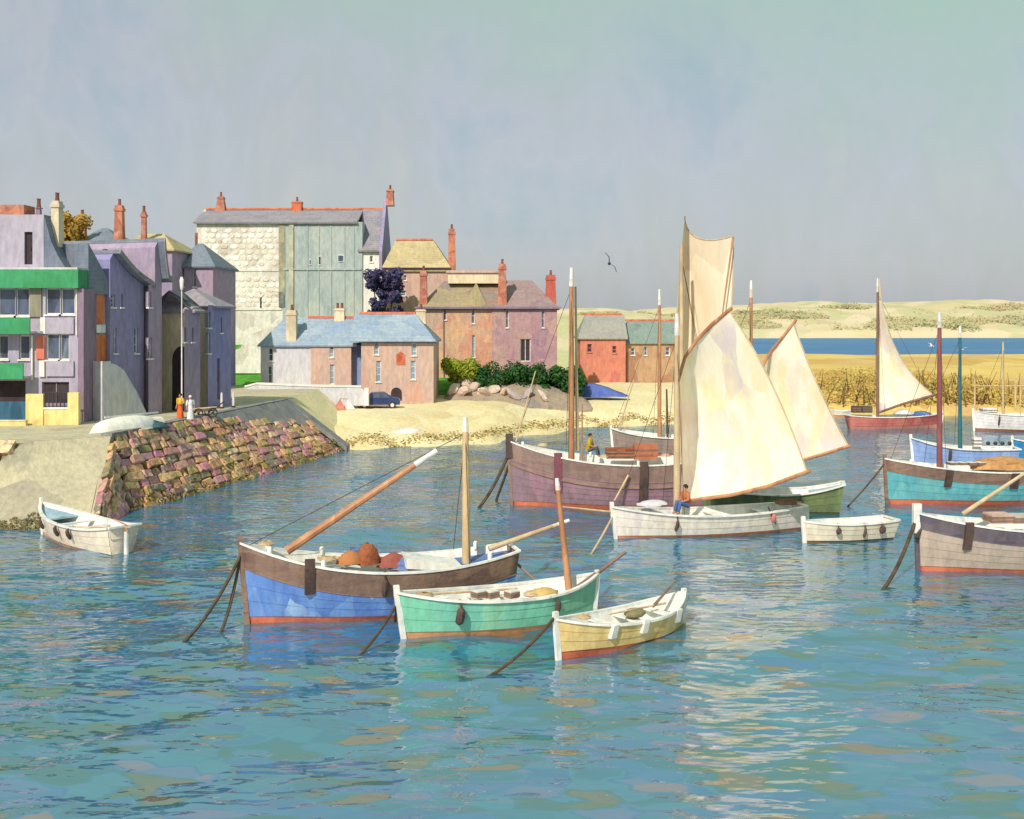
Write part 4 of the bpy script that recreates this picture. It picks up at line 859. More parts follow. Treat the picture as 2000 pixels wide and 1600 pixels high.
b.thwart(.32, .25); b.thwart(.45, .3)
def coil(b, px, py, dy=0.0, r=.28, m=None):
    p = b.local(px, py, dy); n = 44; b.part('rope_coil', MB().tube([(p.x+(r-.05*(i//14))*math.cos(6.283*i/14), p.y+(r-.05*(i//14))*math.sin(6.283*i/14), p.z+.03*(i//14)) for i in range(n)], .03, 5), m or M_palewood, smooth=True)
coil(b, 640, 1092); coil(b, 870, 1105); coil(b, 520, 1062, 0, .24)
b.part('oar', MB().tube([b.local(620, 1090, .5), b.local(890, 1098, .4)], .045, 6), M_palewood); b.part('oar', MB().tube([b.local(640, 1088, .8), b.local(880, 1092, .7)], .045, 6), M_palewood)
# ---- green boat
M_grn = hullmat('green_hull', [(110, 186, 158), (128, 200, 174), (120, 192, 176), (146, 204, 170), (116, 190, 166)])
b = Boat('sailing_dinghy', 'sea green open boat with bare mast alongside the blue fishing boat', (773, 1252), (1168, 1205), 2.1, (1.45, 1.12, 1.5), M_grn, None, pointed=True, rake=.3, capw=.16, deckdrop=.5, boot=mat('tan_boot_stripe', [(196, 142, 104), (208, 156, 116)], 1), zs=.2)
b.mast(1113, 948, .12, None, lean=-24); b.spar((1125, 1150), (1222, 1078), .09, M_brown, tip=False)
for q in (.3, .45, .6, .75): b.thwart(q, .2)
b.decking(.84, .98, .1); b.fender(880, 1.05, .5, .26); b.fender(1062, 1.0, .55, .18)
for x in (935, 960, 1000): b.crate(x, 1168, .35, .3, .25, M_capw, .2, 'bait_box', .3)
b.pile(1060, 1162, .6, .3, mat('ochre_canvas', [(196, 160, 96), (208, 176, 116)], 2), 'canvas_bundle')
b.rope((778, 1160), (772, 1215), .0, .05, D1=35.2); b.rope((772, 1185), (640, 1325), .32, .045); b.part('oar', MB().tube([b.local(850, 1160, .2), b.local(1010, 1150, .5)], .04, 6), M_palewood)
coil(b, 830, 1162); coil(b, 1040, 1160)
# ---- yellow rowing boat
M_yel = hullmat('yellow_hull', [(200, 170, 108), (214, 186, 122), (224, 198, 140), (206, 176, 114)])
b = Boat('rowing_boat', 'mustard yellow rowing boat with white interior and red waterline', (1084, 1290), (1337, 1226), 1.75, (1.15, .82, 1.2), M_yel, None, pointed=True, rake=.15, capw=.13, deckdrop=.45, zs=.18)
for q in (.22, .42, .62, .8): b.thwart(q, .14, .3)
for x in (1165, 1218, 1292): b.plate(x, .92, .5, .22, M_capw, 'white_fender')
b.rope((1085, 1204), (900, 1345), .32, .05); b.spar((1275, 1185), (1315, 1140), .05, M_brown, 'oar', False); b.spar((1300, 1178), (1190, 1200), .04, M_palewood, 'oar', False)
b.part('net_sack', MB().ball(b.local(1240, 1188)+Vector((0, 0, -.15)), .3, 10, 7, 1.3, 1, .5), mat('olive_sack', [(120, 116, 84), (140, 132, 100)], 2), smooth=True)
coil(b, 1140, 1205, 0, .2)
# ---- white rowing boat by the slipway
b = Boat('rowing_boat', 'white rowing boat floating below the slipway at the left', (80, 1042), (243, 1086), 2.1, (1.25, 1.0, 1.45), hullmat('cream_hull', [(216, 202, 182), (228, 216, 198), (222, 206, 190)]), None, tw=.7, rake=.2, capw=.16, deckdrop=.5, boot=mat('rose_boot', [(186, 140, 120), (200, 156, 136)], 1), zs=.12)
b.decking(.72, .97, .1, mat('pale_blue_deck', [(150, 178, 198), (172, 194, 208)], 1)); b.rudder(.25)
for q in (.2, .4, .58): b.thwart(q, .15, .3)
for x in (112, 158, 182): b.fender(x, .95, .5, .17)
b.spar((128, 1030), (255, 1030), .05, M_palewood, 'oar', False)
# ---- plum fishing boat
M_plum = hullmat('plum_hull', [(142, 106, 130), (158, 118, 134), (150, 120, 132), (138, 112, 120), (130, 108, 124)], .6)
b = Boat('fishing_boat', 'big plum coloured fishing boat with tall mast and a fisherman aboard', (992, 990), (1405, 990), 3.6, (2.8, 2.4, 3.5), M_plum, mat('umber_bulwark', [(134, 108, 104), (150, 124, 114), (120, 98, 100)], .9, (1, 1, 2.5)), .9, pointed=False, tw=.6, rake=.2, deckdrop=.75, zs=.26)
purple = b
b.decking(.8, .98, .35); b.mast(1116, 545, .17, None, tip_len=.1); b.mast(1137, 790, .05, M_wood, tip=False)
b.spar((1128, 880), (1124, 560), .1, M_palewood, 'furled_yard', False, d0=.5, d1=.5)
b.plate(1088, 3.0, .9, .42, mat('maroon_post', [(120, 70, 84), (140, 84, 92)], 1)); b.plate(1250, 2.6, .3, .42)
b.rail(lambda q: b.top(q)-1.15, .12, .16, M_brown, 'rubbing_strake'); b.spar((1228, 928), (1200, 978), .07, M_palewood, 'prop', False, d0=-1.85, d1=-1.9)
b.crate(1215, 894, 1.7, 1.0, .5, M_net, .3); b.crate(1260, 896, 1.2, 1.0, .75, mat('brick_crate', [(180, 104, 76), (194, 120, 88)], 2), .2)
b.rope((996, 880), (930, 998), .32, .08); b.rope((1000, 890), (968, 980), .05, .07); b.spar((1008, 862), (1046, 725), .05, M_palewood, 'bow_pole', False)
b.part('stem_head', MB().box(b.L/2-.28, b.L/2+.12, -.16, .16, b.top(1)-.9, b.top(1)+.35), M_fend)
for q, sd in ((.93, b.near), (.4, b.near), (.6, -b.near)): b.cleat(q, sd)
coil(b, 1060, 870); coil(b, 1180, 892); coil(b, 1300, 890)
# ---- grey boat behind the plum one
b = Boat('small_fishing_boat', 'grey boat with bare mast moored behind the plum fishing boat', (1193, 882), (1400, 892), 2.3, (1.6, 1.3, 1.75), hullmat('taupe_hull', [(140, 122, 114), (156, 136, 124), (130, 116, 112)]), None, tw=.6, rake=.2, capw=.2, deckdrop=.5)
b.mast(1288, 585, .16, None, tip_len=.12); b.spar((1206, 848), (1238, 742), .06, M_palewood, 'bow_pole', False); b.decking(.75, .97, .1); b.spar((1304, 865), (1302, 760), .1, M_fend, 'stowed_oar', False, d0=.3, d1=.3)
b.thwart(.3, .2); b.thwart(.5, .2)
# ---- green ketch with the tall sail
M_lime = hullmat('olive_hull', [(108, 122, 80), (122, 138, 88), (94, 106, 78), (134, 148, 98)])
b = Boat('sailing_ketch', 'olive green two masted sailing boat behind the white sailing boat', (1318, 990), (1647, 1003), 2.6, (1.55, 1.0, 1.5), M_lime, None, tw=.55, rake=.3, capw=.2, deckdrop=.45, boot=mat('moss_boot', [(84, 92, 60), (100, 104, 70)], 1))
b.decking(.0, .2, .08, mat('pale_blue_deck', []) if 'pale_blue_deck' in MATS else M_deck); b.decking(.7, .96, .1)
b.mast(1331, 480, .15, M_palewood, tip=False); b.mast(1467, 565, .12, None, tip_len=.07)
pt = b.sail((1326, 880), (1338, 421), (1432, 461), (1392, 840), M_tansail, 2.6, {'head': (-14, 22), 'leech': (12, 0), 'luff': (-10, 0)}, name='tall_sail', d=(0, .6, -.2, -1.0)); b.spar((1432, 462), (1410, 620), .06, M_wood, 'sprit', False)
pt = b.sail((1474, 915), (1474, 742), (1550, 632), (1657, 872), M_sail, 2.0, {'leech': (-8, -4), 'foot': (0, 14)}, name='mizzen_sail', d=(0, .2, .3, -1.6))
b.part('gaff', MB().tube([pt(0, 1)+Vector((0, 0, -.02)), pt(.5, 1), pt(1, 1), pt(1, 1)+(pt(1, 1)-pt(0, 1))*.07], .075, 8), M_wood, smooth=True)
b.part('boom', MB().tube([pt(0, 0), pt(.5, 0), pt(1, 0), pt(1, 0)+(pt(1, 0)-pt(.8, 0))*.1], .075, 8), M_wood, smooth=True)
# ---- white sailing boat in the middle
M_whull = hullmat('white_hull', [(222, 210, 194), (232, 222, 208), (214, 206, 206), (228, 214, 196)])
b = Boat('sailing_boat', 'white sailing boat with large cream sail and a seated sailor', (1194, 1058), (1562, 1032), 2.5, (1.15, 1.05, 1.55), M_whull, None, tw=.5, rake=.25, capw=.18, deckdrop=.4, boot=mat('sienna_boot', [(190, 120, 90), (204, 136, 104)], 1), zs=.2)
white = b
b.decking(.72, .97, .1, M_capw); b.mast(1322, 640, .17, M_palewood, tip_len=.12); b.rudder(.5)
b.thwart(.2, .15, .4); b.thwart(.45, .15, .4)
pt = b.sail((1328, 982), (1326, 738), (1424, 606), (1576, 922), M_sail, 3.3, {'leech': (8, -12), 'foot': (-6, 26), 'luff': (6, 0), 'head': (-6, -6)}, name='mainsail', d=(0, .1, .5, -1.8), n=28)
b.part('gaff', MB().tube([pt(0, 1)-(pt(.2, 1)-pt(0, 1))*.2, pt(.25, 1), pt(.5, 1), pt(.75, 1), pt(1, 1), pt(1, 1)+(pt(1, 1)-pt(.8, 1))*.2], .085, 8), M_wood, smooth=True)
b.part('boom', MB().tube([pt(0, 0), pt(.25, 0), pt(.5, 0), pt(.75, 0), pt(1, 0), pt(1, 0)+(pt(1, 0)-pt(.9, 0))*.2], .085, 8), M_wood, smooth=True)
b.fender(1302, .95, .45, .16); b.fender(1484, 1.0, .6, .2, mat('rose_fender', [(196, 110, 110), (208, 130, 124)], 2)); b.spar((1500, 990), (1516, 1025), .04, M_iron, 'oar', False, d0=-1.2, d1=-1.3)
b.crate(1535, 985, .8, .5, .2, M_net, 0, 'tackle_box'); b.pile(1275, 985, .8, .25, M_palewall, 'folded_cloth'); b.spar((1195, 1000), (1098, 990), .05, M_palewood, 'bowsprit', False)
b.rope((1196, 1010), (1150, 1090), .05, .05, M_palewood)
# ---- white tender
b = Boat('tender', 'small white tender floating between the sailing boat and the grey boat', (1568, 1060), (1741, 1048), 1.5, (.85, .8, .95), hullmat('bone_hull', [(212, 202, 182), (224, 214, 196)]), None, tw=.8, rake=.1, capw=.12, deckdrop=.4, boot=mat('umber_boot', [(110, 92, 72), (126, 106, 84)], 1), zs=.07)
for q in (.25, .5, .75): b.thwart(q, .15)
b.fender(1620, .7, .42, .22); b.fender(1668, .68, .2, .12); b.fender(1702, .7, .35, .26)
# ---- teal fishing boat at the right
M_tealh = hullmat('teal_hull', [(84, 156, 170), (98, 172, 184), (110, 178, 180), (90, 162, 184)])
b = Boat('fishing_boat', 'teal fishing boat with brown bulwark at the right edge', (1727, 985), (2140, 975), 3.2, (2.0, 1.75, 2.45), M_tealh, M_brown, .6, tw=.6, rake=.15, deckdrop=.55, zs=.22)
b.decking(.5, .97, .2, M_capw); b.mast(1835, 628, .16, mat('plum_spar', [(130, 76, 82), (150, 92, 92)], 1, (1, 1, .3)), tip_len=.1)
b.plate(1832, 1.9, 1.0, .35); b.plate(1950, 1.75, .9, .42); b.pile(1960, 912, 1.7, .75, mat('rust_tarp', [(182, 134, 84), (196, 150, 98), (170, 120, 80)], 1.5), 'tarpaulin', .3, 9, 1.2)
b.rope((1728, 905), (1650, 995), .1, .05); b.cleat(.9, b.near)
for k in range(5): b.crate(1860+k*18, 908, .4, .5, .15, M_capw, 0, 'fish_box')
# ---- grey fishing boat at the right
b = Boat('fishing_boat', 'taupe grey fishing boat with dark bulwark, nearest at the right edge', (1788, 1115), (2220, 1108), 2.8, (1.9, 1.7, 2.3), hullmat('stone_grey_hull', [(164, 150, 138), (178, 164, 150), (172, 152, 142)]), mat('charcoal_bulwark', [(92, 82, 92), (108, 98, 106), (84, 80, 96)], .9, (1, 1, 2.5)), .55, tw=.6, rake=.1, deckdrop=.5)
b.decking(.62, .97, .2, M_capw); b.plate(1872, 2.05, .95, .3); b.spar((1880, 1004), (2035, 902), .09, M_palewood, 'sprit', False)
b.rope((1787, 1020), (1718, 1160), .32, .07); b.part('bow_post', MB().box(b.L/2-.22, b.L/2+.1, -.1, .1, 1.5, 2.65), M_capw); b.crate(1950, 1020, .9, .8, .35, M_pink, 0, 'fish_box'); b.crate(1990, 1020, .8, .8, .3, M_deck, 0, 'fish_box')
b.rope((1800, 1030), (1790, 1052), .0, .07, D1=44.6)
# ---- pale blue boat and its neighbour
M_pb = hullmat('pale_blue_hull', [(126, 154, 208), (142, 168, 216), (156, 178, 216)])
b = Boat('small_fishing_boat', 'pale blue boat with teal mast beyond the teal fishing boat', (1778, 908), (1986, 912), 2.2, (1.25, 1.2, 1.85), M_pb, None, tw=.7, rake=.2, capw=.22, deckdrop=.4)
b.mast(1875, 650, .14, mat('teal_spar', [(44, 104, 116), (56, 122, 132)], 1, (1, 1, .3)), tip_len=.09); b.decking(.7, .96, .08, M_capw); b.fender(1849, 1.2, .4, .2); b.thwart(.3, .1); b.thwart(.5, .1)
for k in range(4): b.part('float', MB().ball(b.local(1930+k*14, 866)+Vector((0, 0, 0)), .14, 8, 6), M_iron, smooth=True)
b.crate(1908, 872, .5, .5, .6, M_capw, 0, 'fish_box')
b = Boat('tender', 'bright blue boat partly cut off at the right edge', (1976, 902), (2150, 902), 2.0, (1.3, 1.2, 1.6), hullmat('bright_blue_hull', [(40, 120, 184), (60, 140, 198)]), None, tw=.7, rake=.1, capw=.16, deckdrop=.4)
b.thwart(.5, .2)
# ---- red sailing boat far off
b = Boat('sailing_boat', 'red hulled sailing boat with white triangular sail near the sandbank', (1842, 836), (1655, 838), 2.4, (1.25, 1.1, 1.35), hullmat('red_hull', [(176, 84, 84), (190, 104, 98), (200, 122, 112)]), None, tw=.6, rake=.3, capw=.14, deckdrop=.4, boot=mat('rose_stripe', [(200, 130, 122), (212, 148, 138)], 1), zs=.35)
b.mast(1714, 560, .14, mat('umber_spar', [(120, 90, 76), (140, 108, 90)], 1, (1, 1, .3)), tip_len=.1)
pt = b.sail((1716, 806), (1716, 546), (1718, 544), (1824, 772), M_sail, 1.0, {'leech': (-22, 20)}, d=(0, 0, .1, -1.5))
b.part('boom', MB().tube([pt(0, 0), pt(.5, 0), pt(1, 0), pt(1, 0)+(pt(1, 0)-pt(.8, 0))*.15], .11, 8), mat('umber_spar', []), smooth=True)
b.decking(.75, .96, .05); b.pile(1765, 808, .9, .5, M_palewall, 'folded_cloth'); b.pile(1800, 810, .9, .45, M_bluecanvas, 'folded_cloth')
b.crate(1672, 806, .7, .6, .6, M_fend, 0, 'lobster_pot'); b.crate(1692, 806, .9, .6, .6, mat('moss_sack', [(80, 84, 60), (96, 98, 72)], 1), 0, 'lobster_pot')
# ---- white boat far right
b = Boat('sailing_boat', 'white boat with bare pale mast close to the sandbank at right', (1900, 840), (2090, 842), 2.6, (1.5, 1.4, 1.7), hullmat('chalk_hull', [(214, 208, 210), (226, 220, 220)]), None, tw=.6, rake=.1, capw=.16, deckdrop=.4, boot=mat('sienna_boot2', [(150, 92, 70), (166, 108, 84)], 1), zs=.14)
b.mast(1959, 668, .11, M_palewood, tip=False); b.mast(1993, 735, .06, M_palewood, tip=False); b.decking(.6, .96, .05); b.crate(1930, 808, 1.2, 1, .5, M_capw, 0, 'cabin'); b.fender(1945, 1.3, .5, .16)
b = Boat('rowing_boat', 'small pale rowing boat left of the red hulled sailing boat', (1618, 812), (1660, 812), 1.2, (.55, .5, .7), M_whull, None, tw=.7, rake=.1, capw=.14, deckdrop=.3, zs=.08); b.thwart(.4, .12); b.thwart(.65, .12)
# ================================================================== PEOPLE
M_skin = mat('skin', [(186, 134, 110), (198, 146, 120)], 3, rough=.6, bump=0)
M_hair = mat('dark_hair', [(48, 36, 34), (62, 46, 42)], 4, rough=.7)
def person(label, loc, rz, pose, h=1.66, clothes=(), hair=M_hair, base=M_skin):
    """pose: joint name -> (x, y, z) as a share of the height; the figure faces -y"""
    J = dict(pelvis=(0, 0, .52), waist=(0, 0, .60), chest=(0, 0, .72), neck=(0, 0, .83), jaw=(0, -.008, .865), head=(0, -.004, .905), crown=(0, .004, .965), nose=(0, -.062, .905))
    for sd, n in ((1, 'l'), (-1, 'r')):
        J.update({'sho'+n: (sd*.105, 0, .80), 'elb'+n: (sd*.135, .02, .63), 'wri'+n: (sd*.14, -.03, .49), 'pal'+n: (sd*.14, -.045, .455), 'hip'+n: (sd*.055, 0, .50), 'kne'+n: (sd*.06, -.01, .28), 'ank'+n: (sd*.06, .015, .045), 'toe'+n: (sd*.065, -.08, .02)})
    J.update(pose)
    Rr = dict(pelvis=.085, waist=.07, chest=.085, neck=.033, jaw=.042, head=.056, crown=.035, nose=.010, sho=.042, elb=.027, wri=.019, pal=.022, hip=.055, kne=.036, ank=.024, toe=.022)
    E = [('pelvis', 'waist'), ('waist', 'chest'), ('chest', 'neck'), ('neck', 'jaw'), ('jaw', 'head'), ('head', 'crown'), ('head', 'nose')]
    for n in 'lr': E += [('chest', 'sho'+n), ('sho'+n, 'elb'+n), ('elb'+n, 'wri'+n), ('wri'+n, 'pal'+n), ('pelvis', 'hip'+n), ('hip'+n, 'kne'+n), ('kne'+n, 'ank'+n), ('ank'+n, 'toe'+n)]
    for n, sd in (('l', 1), ('r', -1)):
        w = Vector(J['wri'+n]); p = Vector(J['pal'+n]); d = (p-w).normalized(); side = Vector((0, -1, 0)) if abs(d.y) < .8 else Vector((sd, 0, 0)); side = (side-d*side.dot(d)).normalized(); curl = side.cross(d)*-sd
        for k, (o_, ln) in enumerate(((-.020, .030), (-.007, .037), (.006, .036), (.018, .028))):
            a = p+side*o_+d*.016; c = a+d*ln*.6+curl*.004; e = c+d*ln*.45+curl*.012
            J[f'fa{k}{n}'], J[f'fb{k}{n}'] = tuple(c), tuple(e); Rr[f'fa{k}'] = .0058; Rr[f'fb{k}'] = .005; E += [('pal'+n, f'fa{k}{n}'), (f'fa{k}{n}', f'fb{k}{n}')]
        a = w.lerp(p, .5)+side*.028; e = a+side*.012+d*.022; J['ta'+n], J['tb'+n] = tuple(a), tuple(e); Rr['ta'] = .007; Rr['tb'] = .006; E += [('wri'+n, 'ta'+n), ('ta'+n, 'tb'+n)]
    names = list(J); ix = {k: i for i, k in enumerate(names)}
    me = bpy.data.meshes.new('body'); me.from_pydata([tuple(c*h for c in J[k]) for k in names], [(ix[a], ix[b_]) for a, b_ in E], []); me.update(); me.materials.append(base)
    ob = bpy.data.objects.new('person', me); C.objects.link(ob); ob.location = loc; ob.rotation_euler = (0, 0, rz); tag(ob, label, 'person', None, 'thing')
    md = ob.modifiers.new('skin', 'SKIN'); md.use_smooth_shade = True
    if not me.skin_vertices: 
        bm = bmesh.new(); bm.from_mesh(me); bm.verts.layers.skin.verify(); bm.to_mesh(me); bm.free()
    for i, k in enumerate(names):
        r = Rr.get(k) or Rr.get(k[:-1], .02); me.skin_vertices[0].data[i].radius = (r*h, r*h*(.72 if k in ('pelvis', 'waist', 'chest') else 1)); me.skin_vertices[0].data[i].use_root = (k == 'pelvis')
    sb = ob.modifiers.new('sub', 'SUBSURF'); sb.levels = 1; sb.render_levels = 2
    hd = Vector(J['head'])*h; cr = Vector(J['crown'])*h
    hb = MB().ball(hd.lerp(cr, .45)+Vector((0, .016*h, 0)), .062*h, 12, 8, .98, 1.0, .98); hb.build('hair', hair, ob, True)
    for sd in (1, -1):
        MB().ball(hd+Vector((sd*.021*h, -.05*h, .006*h)), .007*h, 6, 5).build('eye', M_hair, ob, True); MB().ball(hd+Vector((sd*.056*h, .004*h, -.004*h)), .014*h, 6, 5, .5, 1, 1.3).build('ear', base, ob, True)
    MB().box(-.014*h, .014*h, -.054*h, -.046*h, -.002*h, .003*h, Matrix.Translation(hd+Vector((0, 0, -.03*h)))).build('mouth', mat('lips', [(150, 84, 78)], 2), ob)
    for nm, rings, m in clothes:
        mb = MB(); n = 16; rg = []
        for (cx, cy, cz, rx, ry) in rings:
            rg.append([Vector(((cx+rx*math.cos(6.283*k/n)*(1+.05*math.sin(k*5.1+cz*40)))*h, (cy+ry*math.sin(6.283*k/n)*(1+.05*math.cos(k*4.3+cz*31)))*h, cz*h)) for k in range(n)])
        mb.loft(rg).build(nm, m, ob, True)
    return ob
def sleeve(J, n, r0, r1): return J
M_odress = mat('orange_skirt', [(206, 88, 40), (220, 108, 52)], 3); M_ybl = mat('yellow_blouse', [(214, 168, 50), (228, 186, 66)], 3); M_wdress = mat('white_dress', [(222, 222, 232), (236, 234, 238)], 3)
def standing_clothes(mt, mb_, long=True):
    return (('skirt', [(0, 0, .10, .13, .12), (0, 0, .30, .115, .10), (0, 0, .52, .095, .08), (0, 0, .60, .075, .062)], mb_),
            ('blouse', [(0, 0, .585, .08, .066), (0, 0, .66, .09, .072), (0, 0, .74, .1, .075), (0, 0, .79, .095, .065), (0, 0, .825, .05, .045)], mt),
            ('sleeve', [(.135, .02, .62, .034, .034), (.125, .01, .72, .042, .042), (.1, 0, .81, .045, .045)], mt), ('sleeve', [(-.135, .02, .62, .034, .034), (-.125, .01, .72, .042, .042), (-.1, 0, .81, .045, .045)], mt))
g = G(352, 822, ZQ); person('person in a yellow blouse and long orange skirt standing on the quay', (g.x, g.y, ZQ), R(-20), {'elbl': (.16, .03, .65), 'wril': (.10, -.06, .60), 'pall': (.06, -.085, .60)}, 1.7, standing_clothes(M_ybl, M_odress))
g = G(372, 824, ZQ); person('person in a long white dress standing on the quay', (g.x, g.y, ZQ), R(35), {}, 1.62, standing_clothes(M_wdress, M_wdress), hair=M_white)
SIT = {'pelvis': (0, 0, .09), 'waist': (0, -.01, .17), 'chest': (0, -.03, .29), 'neck': (0, -.045, .40), 'jaw': (0, -.06, .435), 'head': (0, -.06, .475), 'crown': (0, -.05, .535), 'nose': (0, -.118, .475)}
for sd, n in ((1, 'l'), (-1, 'r')):
    SIT.update({'sho'+n: (sd*.105, -.035, .37), 'elb'+n: (sd*.14, -.06, .22), 'wri'+n: (sd*.09, -.17, .18), 'pal'+n: (sd*.075, -.2, .18), 'hip'+n: (sd*.055, -.01, .08), 'kne'+n: (sd*.07, -.24, .15), 'ank'+n: (sd*.07, -.28, -.07), 'toe'+n: (sd*.075, -.36, -.10)})
def sit_clothes(m, mt):
    return (('jacket', [(0, 0, .05, .11, .1), (0, -.01, .15, .105, .09), (0, -.02, .25, .11, .088), (0, -.035, .34, .115, .08), (0, -.04, .385, .075, .06), (0, -.045, .41, .04, .04)], m),
            ('sleeve', [(.135, -.075, .20, .034, .036), (.14, -.06, .25, .04, .04), (.125, -.045, .32, .045, .045), (.1, -.035, .385, .045, .045)], m), ('sleeve', [(-.135, -.075, .20, .034, .036), (-.14, -.06, .25, .04, .04), (-.125, -.045, .32, .045, .045), (-.1, -.035, .385, .045, .045)], m))
M_trou = mat('grey_trousers', [(84, 84, 92), (100, 98, 104)], 3)
def trousers(ob, h, m):
    for sd in (1, -1):
        MB().tube([(sd*.05*h, 0, .075*h), (sd*.06*h, -.12*h, .125*h), (sd*.07*h, -.235*h, .15*h), (sd*.07*h, -.262*h, .04*h), (sd*.07*h, -.278*h, -.05*h)], [.07*h, .062*h, .05*h, .042*h, .036*h], 10).build('trouser_leg', m, ob, True)
p = purple.M @ purple.local(1150, 884); o = person('fisherman in a mustard jacket sitting in the plum fishing boat', (p.x, p.y, p.z), R(70), SIT, 1.85, sit_clothes(mat('mustard_jacket', [(176, 146, 40), (190, 160, 56)], 3), None)); trousers(o, 1.85, M_trou)
p = white.M @ white.local(1342, 997, -.5); o = person('sailor in a rust brown jacket sitting by the mast of the white sailing boat', (p.x, p.y, p.z+.1), R(-65), SIT, 1.95, sit_clothes(mat('rust_jacket', [(170, 96, 66), (186, 114, 80)], 3), None)); trousers(o, 1.95, mat('blue_trousers', [(70, 96, 150), (88, 114, 168)], 3))
# ================================================================== SMALL THINGS
# upturned white skiff on the quay
def lens_hull(name, label, a, b, w, h, m, z, cat='boat'):
    p0, p1 = G(*a, z), G(*b, z); d = p1-p0; L_ = d.length; root = empty(name, (p0+p1)/2, math.atan2(d.y, d.x), label, cat); n = 16; rr = []
    for i in range(n+1):
        q = i/n; k = max(.02, 1-abs(2*q-1)**2.6) if q > .4 else max(.55, 1-abs(2*q-1)**2.6); x = (q-.5)*L_
        rr.append([(x, w/2*k, 0), (x, w/2*k*.92, h*.45*k**.5), (x, w/2*k*.6, h*.85*k**.5), (x, 0, h*k**.5), (x, -w/2*k*.6, h*.85*k**.5), (x, -w/2*k*.92, h*.45*k**.5), (x, -w/2*k, 0)])
    MB().loft(rr, True, True).build('hull', m, root, True); MB().box(-L_/2*.95, L_/2*.6, -.03, .03, h*.97, h*1.08).build('keel', M_capw, root)
    for sd in (1, -1): MB().tube([(r[0][0], r[0][1]*sd, .04) for r in rr], .045, 6).build('gunwale', M_capw, root)
    return root
lens_hull('upturned_skiff', 'white skiff lying upside down on the quay', (312, 833), (176, 848), 1.7, .8, M_white, ZQ)
lens_hull('beached_skiff', 'pale skiff lying upside down on the sand near the water', (768, 852), (826, 848), 1.2, .55, M_white, .55)
tp = empty('tarpaulin', G(302, 836, ZQ), .3, 'dark teal tarpaulin bundled beside the upturned skiff', 'tarpaulin')
mb = MB(); rr_ = random.Random(2); rings = []
for i in range(6):
    a = math.pi/2*i/5.5; rings.append([Vector((.8*math.cos(a)*math.cos(6.283*k/12)*(1+rr_.uniform(-.15, .15)), .45*math.cos(a)*math.sin(6.283*k/12)*(1+rr_.uniform(-.15, .15)), .38*math.sin(a)-.02)) for k in range(12)])
mb.loft(rings).build('cover', mat('teal_tarpaulin', [(52, 84, 96), (70, 104, 114)], 2), tp, True); MB().tube([(-.7, -.3, .2), (0, -.1, .42), (.7, .2, .2)], .03, 6).build('lashing', M_rope, tp)
# handcart with poles beside the two people
g = G(398, 815, ZQ); hc = empty('handcart', g, .5, 'small dark handcart parked on the quay edge beside the people', 'handcart')
MB().box(-.7, .7, -.4, .4, .38, .48).build('bed', M_brown, hc)
for sx in (-.45, .45):
    for sy in (-.45, .45):
        w_ = MB(); n = 14; w_.tube([(sx+.28*math.cos(6.283*k/n), sy, .3+.28*math.sin(6.283*k/n)) for k in range(n+1)], .04, 6); o = w_.build('wheel', M_iron, hc); MB().tube([(sx, sy-.05, .3), (sx, sy+.05, .3)], .07, 8).build('hub', M_iron, o)
MB().tube([(.6, 0, .45), (1.3, 0, .95)], .04, 6).build('handle', M_iron, hc)
for k in (-.2, .1, .3): MB().tube([(-.9, k, .52), (.8, k*.5, .6)], .04, 6).build('pole', M_palewood, hc)
# street lamps
def lamp(px, py_top, py_base, label, r=.05):
    g = G(px, py_base, ZQ); h = CH-(py_top-HY)*g.y/F-ZQ; root = empty('street_lamp', g, 0, label, 'street lamp', None)
    MB().tube([(0, 0, 0), (0, 0, .5), (0, 0, .55), (0, 0, h*.9)], [r*1.8, r*1.7, r, r*.75], 10).build('post', M_post, root, True)
    o = MB().tube([(0, 0, h*.9), (0, 0, h*.92), (0, 0, h*.97), (0, 0, h)], [.07, .12, .15, .07], 8).build('lantern', M_white, root); MB().tube([(0, 0, h), (0, 0, h+.12)], [.12, .02], 8).build('finial', M_iron, o)
lamp(355, 540, 806, 'tall white street lamp beside the two people on the quay')
for x, y, l in ((433, 798, 'left white bollard post near the end of the house row'), (456, 796, 'right white bollard post near the end of the house row')):
    g = G(x, y, ZQ); r_ = empty('bollard', g, 0, l, 'bollard', 'bollard posts on the quay'); MB().tube([(0, 0, 0), (0, 0, 1.0), (0, 0, 1.1)], [.09, .08, .05], 8).build('post', M_post, r_, True); MB().tube([(0, 0, 0), (0, 0, .12)], [.15, .14], 8).build('base', M_iron, r_)
